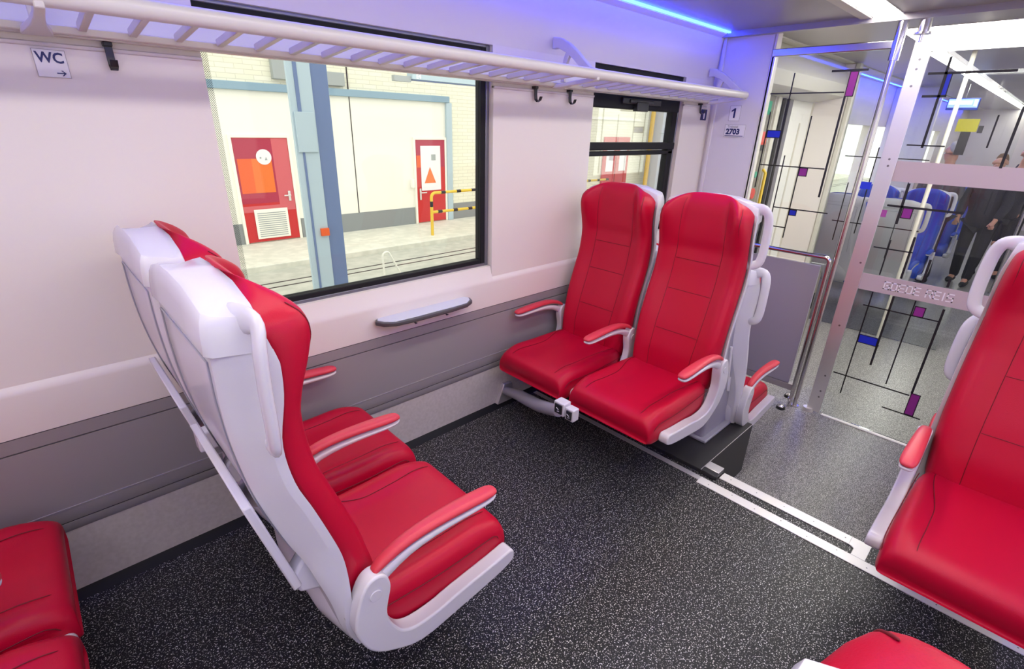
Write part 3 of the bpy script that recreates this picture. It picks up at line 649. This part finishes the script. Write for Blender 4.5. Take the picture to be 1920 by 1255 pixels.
# glass door leaf
e = empty('glass_door', (XG, .3, ZL), 'large clear glass door with grid lines, coloured squares and two frosted bands', 'glass door')
MB().box(XG + .004, XG + .014, -.62, .78, ZL + .015, 2.165).build('pane', 'glass_door', e, smooth=0)
G2L = [(0.626, 1.592, 0.639, 2.078), (0.33, 1.988, 0.716, 2.001), (0.597, 1.868, 0.712, 1.881), (0.526, 1.602, 0.712, 1.61), (0.336, 1.606, 0.344, 1.777), (0.245, 1.504, 0.258, 1.82), (0.63, 1.137, 0.643, 1.386), (0.334, 1.238, 0.715, 1.251), (0.634, 0.801, 0.642, 1.034), (0.505, 0.971, 0.718, 0.979), (0.514, 0.803, 0.527, 1.072), (0.4, 0.802, 0.413, 0.951), (0.276, 0.802, 0.289, 0.854), (0.64, -0.097, 0.648, 0.683), (0.519, 0.176, 0.532, 0.681), (0.403, 0.075, 0.411, 0.682), (0.251, 0.063, 0.264, 0.664), (0.261, 0.577, 0.675, 0.585), (0.265, 0.041, 0.725, 0.05), (0.167, -0.101, 0.385, -0.093)]
decals(G2L, 'grid_lines', 'deco_black', e)
for sq, m in (((0.599, 1.874, 0.629, 1.993), 'deco_blue'), ((0.573, 1.175, 0.629, 1.242), 'magenta'), ((0.342, 0.579, 0.401, 0.649), 'magenta'), ((0.528, 0.313, 0.643, 0.376), 'deco_blue'), ((0.207, -0.094, 0.261, 0.068), 'magenta')): framed(sq, e, m)
bd = MB().box(XG - .0008, XG + .004, -.62, .735, 1.392, 1.512).build('frosted_band', 'band', e, smooth=0)
bd = MB().box(XG - .0008, XG + .004, -.62, .735, .684, .795).build('frosted_band', 'band', e, smooth=0)
# squared lettering GOEDE REIS
SEG = {'G': [(1, 1, 0, 1), (0, 1, 0, 0), (0, 0, 1, 0), (1, 0, 1, .5), (1, .5, .5, .5)], 'O': [(0, 0, 0, 1), (0, 1, 1, 1), (1, 1, 1, 0), (1, 0, 0, 0)], 'E': [(0, 0, 0, 1), (0, 1, 1, 1), (0, .5, .9, .5), (0, 0, 1, 0)],
       'D': [(0, 0, 0, 1), (0, 1, .85, 1), (1, .85, 1, .15), (.85, 0, 0, 0)], 'R': [(0, 0, 0, 1), (0, 1, 1, 1), (1, 1, 1, .5), (1, .5, 0, .5), (.5, .5, 1, 0)], 'I': [(.5, 0, .5, 1)], 'S': [(1, 1, 0, 1), (0, 1, 0, .5), (0, .5, 1, .5), (1, .5, 1, 0), (1, 0, 0, 0)]}
def square_text(s, y, z, h, wd, gap):
    mb = MB(); t = .0034
    for ch in s:
        if ch == ' ': y -= wd * .8; continue
        ww = wd if ch != 'I' else wd * .4
        for (a, b_, c_, d_) in SEG[ch]:
            p0 = Vector((y - a * ww, z + b_ * h)); p1 = Vector((y - c_ * ww, z + d_ * h)); dd = (p1 - p0).normalized() * t; nn = Vector((-dd.y, dd.x))
            q = [p0 - dd + nn, p1 + dd + nn, p1 + dd - nn, p0 - dd - nn]
            mb.prism([(v[0], v[1]) for v in q], 'x', XG - .0016, XG - .0008)
        y -= ww + gap
    return mb
square_text('GOEDE REIS', .594, .717, .046, .0275, .0130).build('lettering', 'band_text', bd, smooth=0)
e = empty('door_post', (XG, .777, ZL), 'flat pale aluminium door post with screw holes, leaning edge of the glass door', 'door post')
MB().box(XG - .012, XG - .002, .733, .822, ZL + .012, 2.172).build('post', 'aluminium', e, bevel=.002)
MB().tube([(XG - .004, .80, 2.16), (XG - .004, .80, 2.20)], .012, 14).build('pivot', 'steel_pole', e)
MB().tube([(XG - .004, .80, 2.205), (XG - .004, .80, ZC - .03)], .030, 20).build('ceiling_mount', 'steel_pole', e)
MB().disc((XG - .004, .80, 2.205), .045, 'z', .01).build('mount_plate', 'steel_pole', e)
MB().tube([(XG - .004, .815, ZL), (XG - .004, .815, ZL + .028)], [.040, .034], 20).build('floor_pivot', 'aluminium', e)
for z_, y_ in ((2.07, .775), (2.02, .777), (1.93, .778), (1.52, .775), (1.48, .772), (.86, .76), (.40, .772), (.0, .765), (-.13, .765), (-.18, .765)):
    MB().disc((XG - .013, y_, z_), .0065, 'x', .002, 12).build('screw', 'screw', e)
struct(MB().box(XG - .01, XG + .02, -.62, .72, ZL, ZL + .006), 'trim_7', 'strip', bevel=.001)

# ================================================================= VESTIBULE BEHIND THE GLASS
# outer wall of the vestibule with the white exterior door
v = MB(); v.box(XG + .07, 5.25, 2.0, 2.09, ZL, 2.3).box(5.25, 6.25, 2.0, 2.09, 1.98, 2.3)
v.box(6.25, X1, 2.0, 2.09, ZL, .86).box(6.25, X1, 2.0, 2.09, 1.78, 2.3)
for a, b_ in ((6.25, 7.2), (8.6, 9.0), (10.4, 10.8), (12.2, 12.6), (14, X1)): v.box(a, b_, 2.0, 2.09, .86, 1.78)
struct(v, 'wall_left', 'wall')
struct(MB().prism([(1.80, 2.30), (1.70, 2.10), (1.73, 2.0), (2.0, 1.95), (2.0, 2.30)], 'x', XG + .08, 6.2), 'trim_8', 'ceiling_pale', bevel=.004)
o = struct(MB().box(5.62, 6.19, 2.005, 2.05, ZL, 1.98), 'door_1', 'door_white', bevel=.004)
MB().box(5.25, 5.62, 1.996, 2.04, ZL, 1.98).build('door_window_strip', 'frame_grey', o, bevel=.003)
MB().box(5.18, 5.26, 1.97, 2.04, ZL, 2.02).build('door_jamb', 'ceiling_pale', o, bevel=.004)
MB().box(5.34, 5.40, 1.985, 2.0, ZL, 1.98).box(5.45, 5.50, 1.985, 2.0, ZL, 1.98).build('rubber_edge', 'rubber', o, bevel=.006)
MB().box(5.92, 5.95, 1.998, 2.006, ZL, 1.75).build('door_seam', 'ceiling_pale', o)
# white partition wall across the vestibule end beside the door
struct(MB().box(6.20, 6.28, 1.70, 2.0, ZL, 2.3), 'wall_divider', 'wall', bevel=.01)
struct(MB().box(6.19, 6.29, 1.66, 1.70, ZL, 2.3), 'trim_9', 'ceiling_pale', bevel=.004)
struct(MB().box(4.08, 5.16, 1.985, 2.0, ZL, 2.28), 'wall_niche', 'wall_cool', bevel=.004)
# alarm / door controls on the niche
e = empty('door_controls', (4.94, 1.97, .9), 'small door controls with green plate and round red button behind the glass', 'door control')
MB().box(4.80, 5.10, 1.965, 1.985, .85, 2.02).build('plate', 'olive', e, bevel=.003)
MB().box(4.86, 5.02, 1.958, 1.966, 1.80, 1.91).build('green_plate', 'green_sign', e, bevel=.002)
MB().box(4.86, 5.03, 1.950, 1.966, 1.55, 1.66).build('red_display', 'red_button', e, bevel=.002)
MB().box(4.86, 5.03, 1.954, 1.966, 1.50, 1.55).build('grille', 'black_plastic', e, bevel=.002)
MB().disc((4.96, 1.955, 1.12), .05, 'y', .03).build('button', 'red_button', e, bevel=.006)
MB().disc((4.97, 1.959, 1.29), .028, 'y', .014).build('small_button', 'green_sign', e, bevel=.003)
e = empty('grab_rail', (4.62, 1.93, .3), 'vertical yellow grab rail beside the exterior door', 'grab rail')
MB().tube([(5.15, 1.97, .35), (5.15, 1.94, .38), (5.15, 1.94, 1.30), (5.15, 1.97, 1.33)], .014, 12).build('tube', 'yellow', e)
MB().disc((5.42, 1.985, .93), .022, 'y', .02).build('lime_button', 'lime', None, label='small lime green door button on the exterior door', cat='button')
# second glass screen + poles further back
e = empty('glass_screen', (6.19, .95, ZL), 'second glass screen with grid lines farther back beside the blue seats', 'glass partition')
MB().box(6.245, 6.253, .35, 1.66, ZL + .01, 2.2).build('pane', 'glass_door', e, smooth=0)
mb = MB()
for (ya, z0, yb, z1) in ((.90, 1.45, 1.60, 1.46), (1.32, .7, 1.33, 1.55), (.80, .80, 1.56, .81), (1.0, .5, 1.008, 1.3), (1.5, .6, 1.51, 1.2)): mb.box(6.242, 6.245, ya, yb, z0, z1)
mb.build('grid_lines', 'deco_black', e, smooth=0)
MB().box(6.241, 6.245, 1.30, 1.43, 1.15, 1.22).build('coloured_square', 'deco_blue', e, smooth=0)
MB().box(6.241, 6.245, .64, .79, 1.71, 1.815).build('coloured_square', 'yellow_deco', e, smooth=0)
MB().box(6.241, 6.245, .675, .745, 1.515, 1.71).box(6.241, 6.245, .60, .635, 1.70, 1.76).build('black_bar', 'deco_black', e, smooth=0)
MB().box(6.241, 6.245, 1.10, 1.17, .90, .97).build('coloured_square', 'magenta', e, smooth=0)
for (px, py, lab, m) in ((5.9, .79, 'pale slim grab pole behind the glass door next to the grey seat backs', 'ceiling_pale'), (9.4, .20, 'far thin grab pole beside the standing people', 'steel_pole'), (10.8, .10, 'farthest thin grab pole behind the standing people', 'steel_pole')):
    e = empty('grab_pole', (px, py, ZL), lab, 'pole'); MB().tube([(px, py, ZL), (px, py, ZC)], .017, 14).build('tube', m, e)
    MB().disc((px, py, ZL + .008), .032, 'z', .016).build('foot', 'steel_pole', e)
e = empty('information_display', (9.0, 1.2, 1.98), 'bright blue and white information display under the ceiling far behind the glass', 'display')
MB().box(9.0, 9.06, .99, 1.31, 1.99, 2.13).build('housing', 'sign_blue', e, bevel=.005)
MB().box(8.996, 9.0, 1.0, 1.30, 2.02, 2.12).build('screen', 'screen', e, smooth=0)
MB().box(8.993, 8.996, 1.06, 1.29, 2.055, 2.10).box(8.993, 8.996, 1.01, 1.04, 2.04, 2.11).build('timetable_bar', 'screen_white', e, smooth=0)
MB().box(9.02, 9.04, 1.14, 1.16, 2.13, ZC).build('hanger', 'steel_pole', e)
struct(MB().box(9.42, 9.48, 1.44, 2.0, ZL, 2.3), 'wall_divider_2', 'wall_cool', bevel=.01)

# ================================================================= PEOPLE far behind the glass
def skin_obj(name, pts, edges, rad, m, parent, sub=1):
    me = bpy.data.meshes.new(name); org = root_of(parent).location
    me.from_pydata([(p_[0] - org[0], p_[1] - org[1], p_[2] - org[2]) for p_ in pts], edges, []); me.materials.append(MAT[m])
    o = bpy.data.objects.new(name, me); COL.objects.link(o); o.parent = parent
    k = o.modifiers.new('k', 'SKIN'); k.use_smooth_shade = True
    for i, r_ in enumerate(rad): me.skin_vertices[0].data[i].radius = (r_, r_) if not isinstance(r_, tuple) else r_
    me.skin_vertices[0].data[0].use_root = True
    u = o.modifiers.new('u', 'SUBSURF'); u.levels = sub; u.render_levels = sub
    return o
def person(x, y, h, ang, top, legs, shoe, hair, label, lean=0.0, stride=.10):
    e = empty('person', (x, y, ZL), label, 'person'); k = h / 1.8
    ca, sa = math.cos(ang), math.sin(ang)
    def T(f, l, z): return (x + (f * ca - l * sa) * k, y + (f * sa + l * ca) * k, ZL + z * k)
    L = lean
    P = []; E = []; Rr = []
    def a(pt, r_, frm=None):
        P.append(T(*pt)); Rr.append(tuple(c_ * k for c_ in r_) if isinstance(r_, tuple) else r_ * k)
        if frm is not None: E.append((frm, len(P) - 1))
        return len(P) - 1
    pel = a((0, 0, .95), (.07, .06)); sp = a((L * .3, 0, 1.15), (.07, .055), pel); ch = a((L * .7, 0, 1.38), (.12, .085), sp); nk = a((L, 0, 1.52), .055, ch); nk2 = a((L + .01, 0, 1.58), .055, nk)
    h1 = a((L + .03, 0, 1.63), (.066, .075), nk2); h2 = a((L + .02, 0, 1.70), (.078, .092), h1); a((L + .01, 0, 1.765), (.05, .06), h2)
    nose = a((L + .125, 0, 1.665), .010, h1)
    for sg in (-1, 1):
        a((L + .005, sg * .082, 1.675), .012, h2)
        s1 = a((L * .9, sg * .16, 1.43), .058, ch); el = a((L * .7 + .02, sg * .23, 1.16), .043, s1); wr = a((L + .14, sg * .20, .96), .030, el); pm = a((L + .18, sg * .195, .91), (.035, .018), wr)
        for q in range(4):
            f1 = a((L + .205, sg * (.175 + .016 * q), .875), .009, pm); a((L + .20, sg * (.175 + .015 * q), .840 + .006 * abs(q - 1.5)), .008, f1)
        t1 = a((L + .20, sg * .165, .905), .010, pm); a((L + .215, sg * .155, .88), .009, t1)
        hp = a((0, sg * .09, .88), .088, pel); kn = a((sg * stride * .4 + .02, sg * .10, .49), .058, hp); an = a((sg * stride, sg * .10, .10), .040, kn); a((sg * stride + .12, sg * .11, .04), .035, an)
    skin_obj('body', P, E, Rr, 'skin', e)
    # jacket, trousers, shoes, hair
    P2 = [(0, 0, .76), (L * .3, 0, 1.12), (L * .7, 0, 1.38), (L * .95, 0, 1.485)]; r2 = [(.21, .16), (.19, .15), (.21, .15), (.095, .08)]; E2 = [(0, 1), (1, 2), (2, 3)]
    P2 = [T(*q) for q in P2]; r2 = [tuple(c_ * k for c_ in q) for q in r2]
    for sg in (-1, 1):
        n = len(P2); P2 += [T(L * .9, sg * .17, 1.42), T(L * .7 + .02, sg * .235, 1.16), T(L + .14, sg * .203, .965)]; r2 += [(.085 * k,) * 2, (.068 * k,) * 2, (.052 * k,) * 2]; E2 += [(2, n), (n, n + 1), (n + 1, n + 2)]
    skin_obj('jacket', P2, E2, r2, top, e)
    P3 = [T(0, 0, .96)]; r3 = [(.17 * k, .135 * k)]; E3 = []
    for sg in (-1, 1):
        n = len(P3); P3 += [T(0, sg * .095, .84), T(sg * stride * .4 + .02, sg * .10, .49), T(sg * stride, sg * .10, .06)]; r3 += [(.105 * k,) * 2, (.076 * k,) * 2, (.062 * k,) * 2]; E3 += [(0, n), (n, n + 1), (n + 1, n + 2)]
    skin_obj('trousers', P3, E3, r3, legs, e)
    for sg in (-1, 1):
        skin_obj('shoe', [T(sg * stride - .04, sg * .105, .055), T(sg * stride + .06, sg * .108, .045), T(sg * stride + .17, sg * .115, .035)], [(0, 1), (1, 2)], [.05 * k, .046 * k, .035 * k], shoe, e)
    skin_obj('hair', [T(L - .035, 0, 1.655), T(L - .025, 0, 1.72), T(L + .005, 0, 1.77), T(L + .05, 0, 1.765)], [(0, 1), (1, 2), (2, 3)], [.062 * k, .078 * k, .068 * k, .045 * k], hair, e)
    return e
person(9.25, 1.10, 1.93, math.radians(40), 'cloth_grey', 'cloth_dark', 'cloth_dark', 'hair_grey', 'person with short grey hair in a dark grey jacket, seen from behind over the seats')
person(9.7, .60, 1.80, math.radians(170), 'cloth_dark', 'cloth_dark', 'cloth_dark', 'hair_brown', 'person in a dark suit with a reddish face bent forward behind the glass', lean=.10)
person(10.6, .42, 1.92, math.radians(200), 'cloth_dark', 'cloth_dark', 'cloth_dark', 'hair_grey', 'tall person in a black coat standing with feet apart in the far aisle')
person(13.8, .42, 1.90, math.radians(185), 'cloth_dark', 'cloth_dark', 'shoe_brown', 'hair_brown', 'person in dark trousers and brown shoes at the end of the far aisle')
person(13.2, -.05, 1.88, math.radians(170), 'cloth_dark', 'cloth_jeans', 'cloth_dark', 'hair_grey', 'person in blue jeans at the right edge of the far aisle')

# ================================================================= DEPOT HALL OUTSIDE
YB = 11.0; ZP = -.74
struct(MB().box(-6, 40, YB, YB + .3, ZP - .2, 6.0), 'wall_hall', 'brick')
struct(MB().box(-6, 40, 9.1, YB, ZP - .3, ZP), 'floor_platform', 'platform', bevel=.01)
struct(MB().box(-6, 40, 2.5, 9.1, ZP - .3, ZP - .10), 'floor_track', 'track_floor')
mb = MB(); mb.box(-2, 8.17, YB - .02, YB, 2.11, 2.25)
MB().box(-2, 8.17, YB - .10, YB, 2.11, 2.25).build('lintel_beam', 'steel_blue', None, bevel=.01, label='horizontal blue steel beam along the cream hall wall outside the large window', cat='beam')
MB().box(8.08, 8.25, YB - .08, YB, ZP, 2.11).build('wall_post', 'steel_pale', None, bevel=.01, label='slim vertical pale blue post right of the small red door outside', cat='post')
# white painted wall below the beam
struct(MB().box(-2, 8.10, YB - .012, YB, -.33, 2.12), 'wall_hall_panel', 'hall_white')
for a, b_ in ((-2, 3.02), (4.20, 7.08), (8.26, 14.0)): struct(MB().box(a, b_, YB - .02, YB, ZP, -.33), 'baseboard_hall', 'brick_grey')
struct(MB().box(5.55, 5.57, YB - .018, YB, ZP, 2.8), 'trim_11', 'gap')
def hall_door(x0, x1, z1, label, kind):
    e = empty('red_door', ((x0 + x1) / 2, YB - .03, ZP), label, 'door')
    f = .055
    MB().box(x0 - f, x0, YB - .06, YB, ZP, z1 + f).box(x1, x1 + f, YB - .06, YB, ZP, z1 + f).box(x0, x1, YB - .06, YB, z1, z1 + f).build('door_frame', 'hall_white', e, bevel=.004)
    return e
e = hall_door(3.08, 4.12, 1.285, 'large red door outside with orange panel, round sign and louvred vent', 1)
lf = MB().box(3.08, 4.12, YB - .04, YB, ZP + .02, 1.285).build('door_leaf', 'red_paint', e)
MB().box(3.09, 3.80, YB - .045, YB - .04, .05, 1.27).build('upper_panel', 'red_dark', lf, smooth=0)
MB().box(3.80, 4.11, YB - .045, YB - .04, -.1, 1.27).build('side_panel', 'red_pink', lf, smooth=0)
MB().box(3.12, 3.38, YB - .05, YB - .045, .25, .90).build('orange_panel', 'orange', lf, smooth=0)
MB().box(3.38, 3.76, YB - .05, YB - .045, .25, .90).build('bright_panel', 'orange_panel', lf, smooth=0)
MB().box(3.09, 4.11, YB - .047, YB - .04, -.12, .0).build('lower_rail', 'red_pink', lf, smooth=0)
MB().disc((3.62, YB - .055, .93), .145, 'y', .01).build('round_sign', 'sign_white', lf)
MB().box(3.54, 3.57, YB - .063, YB - .06, .90, .93).prism([(3.63, .87), (3.68, .87), (3.66, .93)], 'y', YB - .063, YB - .06).build('mark', 'hall_grey', lf, smooth=0)
vt = MB().box(3.27, 3.93, YB - .065, YB - .05, -.66, -.07).build('vent_frame', 'hall_white', lf, bevel=.004)
mb = MB()
for i in range(12): mb.box(3.32, 3.88, YB - .068, YB - .066, -.62 + i * .042, -.62 + i * .042 + .018)
mb.build('vent_slots', 'hall_grey', vt, smooth=0)
MB().box(3.99, 4.04, YB - .065, YB - .05, .06, .26).box(3.90, 4.04, YB - .09, YB - .075, .16, .185).build('handle', 'aluminium', lf, bevel=.005)
e = hall_door(7.15, 8.02, 1.26, 'smaller red door outside with white window and orange triangle sticker', 2)
lf = MB().box(7.15, 8.02, YB - .04, YB, ZP + .02, 1.26).build('door_leaf', 'red_paint', e)
MB().box(7.16, 8.01, YB - .045, YB - .04, .62, 1.25).build('upper_panel', 'red_dark', lf, smooth=0)
MB().box(7.17, 7.30, YB - .05, YB - .045, .62, .90).build('orange_panel', 'orange', lf, smooth=0)
wn = MB().box(7.29, 7.88, YB - .055, YB - .045, .06, 1.12).build('door_window', 'sign_white', lf, bevel=.004)
MB().prism([(7.38, .24), (7.72, .24), (7.55, .62)], 'y', YB - .06, YB - .055).build('triangle_sticker', 'orange_panel', wn, smooth=0)
MB().box(7.60, 7.73, YB - .058, YB - .055, .78, .92).build('notice', 'hall_grey', wn, smooth=0)
MB().box(7.22, 7.27, YB - .065, YB - .05, -.16, .12).box(7.22, 7.42, YB - .09, YB - .075, .0, .03).build('handle', 'aluminium', lf, bevel=.005)
for (x0, x1, z0, z1, lab, m) in ((4.42, 4.50, .28, .50, 'tiny white switch box right of the large red door', 'hall_white'), (6.98, 7.05, .15, .36, 'tiny pale switch box left of the small red door', 'hall_white'),
        (4.0, 4.42, 2.34, 3.2, 'grey cabinet high on the brick wall behind the blue column', 'hall_grey'), (5.05, 5.45, 2.30, 2.55, 'small grey box high on the wall right of the blue column', 'hall_grey')):
    MB().box(x0, x1, YB - .12, YB - (0 if z0 > 2 else .012), z0, z1).build('wall_box', m, None, bevel=.01, label=lab, cat='box')
# blue steel column near the track
e = empty('steel_column', (2.56, 6.1, ZP - .1), 'tall light blue steel column standing close outside the large window', 'column')
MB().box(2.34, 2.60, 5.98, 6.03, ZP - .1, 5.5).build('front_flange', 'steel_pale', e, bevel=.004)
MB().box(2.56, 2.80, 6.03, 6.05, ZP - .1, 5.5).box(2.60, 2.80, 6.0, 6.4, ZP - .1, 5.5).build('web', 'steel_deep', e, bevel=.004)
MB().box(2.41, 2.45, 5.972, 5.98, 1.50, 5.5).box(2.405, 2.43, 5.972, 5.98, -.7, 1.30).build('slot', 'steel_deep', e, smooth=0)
MB().box(2.36, 2.58, 5.955, 5.98, 1.30, 1.72).build('cover_plate', 'steel_pale', e, bevel=.004)
MB().box(2.50, 2.60, 5.945, 5.98, .34, .43).build('red_tag', 'orange', e, bevel=.003)
MB().tube([(2.88, 6.2, 5.5), (2.88, 6.2, 1.15), (2.86, 6.2, 1.10), (2.83, 6.2, 1.10)], .012, 8).build('conduit', 'steel_pale', e)
# embedded rails
for i, yy in enumerate((8.05, 8.3)):
    MB().box(-6, 40, yy, yy + .035, ZP - .102, ZP - .095).build('rail', 'gap', None, smooth=0, label=('dark grooved rail line in the hall floor nearer the train', 'dark grooved rail line in the hall floor farther from the train')[i], cat='rail')
# hall lamps high above the track
for i in range(9):
    e = empty('hall_lamp', (3.2 + i * 1.35, 8.0, 2.9), 'fluorescent hall lamp glimpsed through the dotted top strip of the large window', 'lamp', 'hall lamps above the track')
    MB().box(2.7 + i * 1.35, 3.7 + i * 1.35, 7.92, 8.08, 2.93, 3.0).build('housing', 'hall_grey', e); MB().box(2.72 + i * 1.35, 3.68 + i * 1.35, 7.94, 8.06, 2.90, 2.93).build('tube', 'lamp', e)
    MB().box(3.19 + i * 1.35, 3.21 + i * 1.35, 7.99, 8.01, 3.0, 6.0).build('hanger', 'hall_grey', e)
# canopy sign
e = empty('hanging_sign', (6.6, 9.0, 2.35), 'grey blue hanging track sign outside, top right in the large window', 'sign')
MB().box(5.82, 7.9, 8.9, 9.1, 2.39, 2.50).build('box', 'steel_pale', e, bevel=.008); MB().box(5.46, 5.82, 8.95, 9.05, 2.34, 2.44).build('arm', 'hall_grey', e, bevel=.005)
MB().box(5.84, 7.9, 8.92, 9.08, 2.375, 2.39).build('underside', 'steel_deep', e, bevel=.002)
MB().box(6.8, 6.83, 8.98, 9.02, 2.5, 6.0).build('hanger', 'hall_grey', e)
text('E4', .11, 'y', (5.90, 8.898, 2.41), 'lettering', 'sign_white', e, bold=.004)
# yellow black railing
e = empty('safety_railing', (6.9, 9.5, ZP), 'yellow and black safety railing in front of the small red door outside', 'railing')
yy = 9.55; x0 = 6.6
def stripes(path_y, z_, xa, xb):
    m1 = MB(); m2 = MB(); q = xa; on = True
    m1.tube([(xa, yy, z_), (xb, yy, z_)], .032, 10)
    while q < xb:
        m2.tube([(q + .16, yy, z_), (q + .28, yy, z_)], .034, 10); q += .44
    m1.build('rail', 'yellow', e); m2.build('black_band', 'deco_black', e)
arc = [(x0 + .10 - .10 * math.cos(t), yy, .17 - .10 + .10 * math.sin(t) + .03) for t in [i * math.pi / 10 for i in range(6)]]
MB().tube([(x0, yy, ZP), (x0, yy, .08)] + arc, .034, 10).build('post', 'yellow', e)
stripes(yy, .20, x0 + .10, 13); stripes(yy, -.22, x0, 13)
MB().tube([(x0, yy, -.10), (x0, yy, .02)], .036, 10).build('black_band', 'deco_black', e)
# white hoop
MB().tube([(3.95, 7.1, ZP - .1), (3.93, 7.1, -.38)] + [(4.0 - .07 * math.cos(t), 7.1, -.36 + .07 * math.sin(t)) for t in [i * math.pi / 8 for i in range(7)]] + [(4.32, 7.1, ZP - .1)], .016, 10).build('guard_hoop', 'hall_white', None, label='white bent guard hoop standing on the hall floor just outside the window sill', cat='guard hoop')
# red double door, yellow pipe and column seen through window 2
e = empty('double_door', (15.4, YB - .03, ZP), 'red double door with white panes seen through the smaller window', 'door')
for (a, b_) in ((14.66, 15.36), (15.42, 16.13)):
    l = MB().box(a, b_, YB - .07, YB - .02, ZP + .02, 1.37).build('door_leaf', 'red_paint', e, bevel=.005)
    MB().box(a + .16, b_ - .14, YB - .08, YB - .07, .25, 1.16).build('pane', 'sign_white', l, bevel=.003)
MB().tube([(16.9, 10.6, ZP), (16.9, 10.6, 4)], .08, 10).build('yellow_pipe', 'yellow', None, label='thin vertical yellow pipe left of the grey column seen through the smaller window', cat='pipe')
MB().box(17.1, 17.9, 10.3, 10.7, ZP, 5).build('hall_column', 'column_pale', None, bevel=.02, label='pale grey blue column right of the yellow pipe seen through the smaller window', cat='column')
MB().box(13.7, 16.7, YB - .06, YB - .02, 1.90, 1.98).box(13.7, 13.78, YB - .06, YB - .02, ZP, 1.90).build('wall_duct', 'hall_white', None, bevel=.01, label='white duct framing the wall around the red double door', cat='duct')
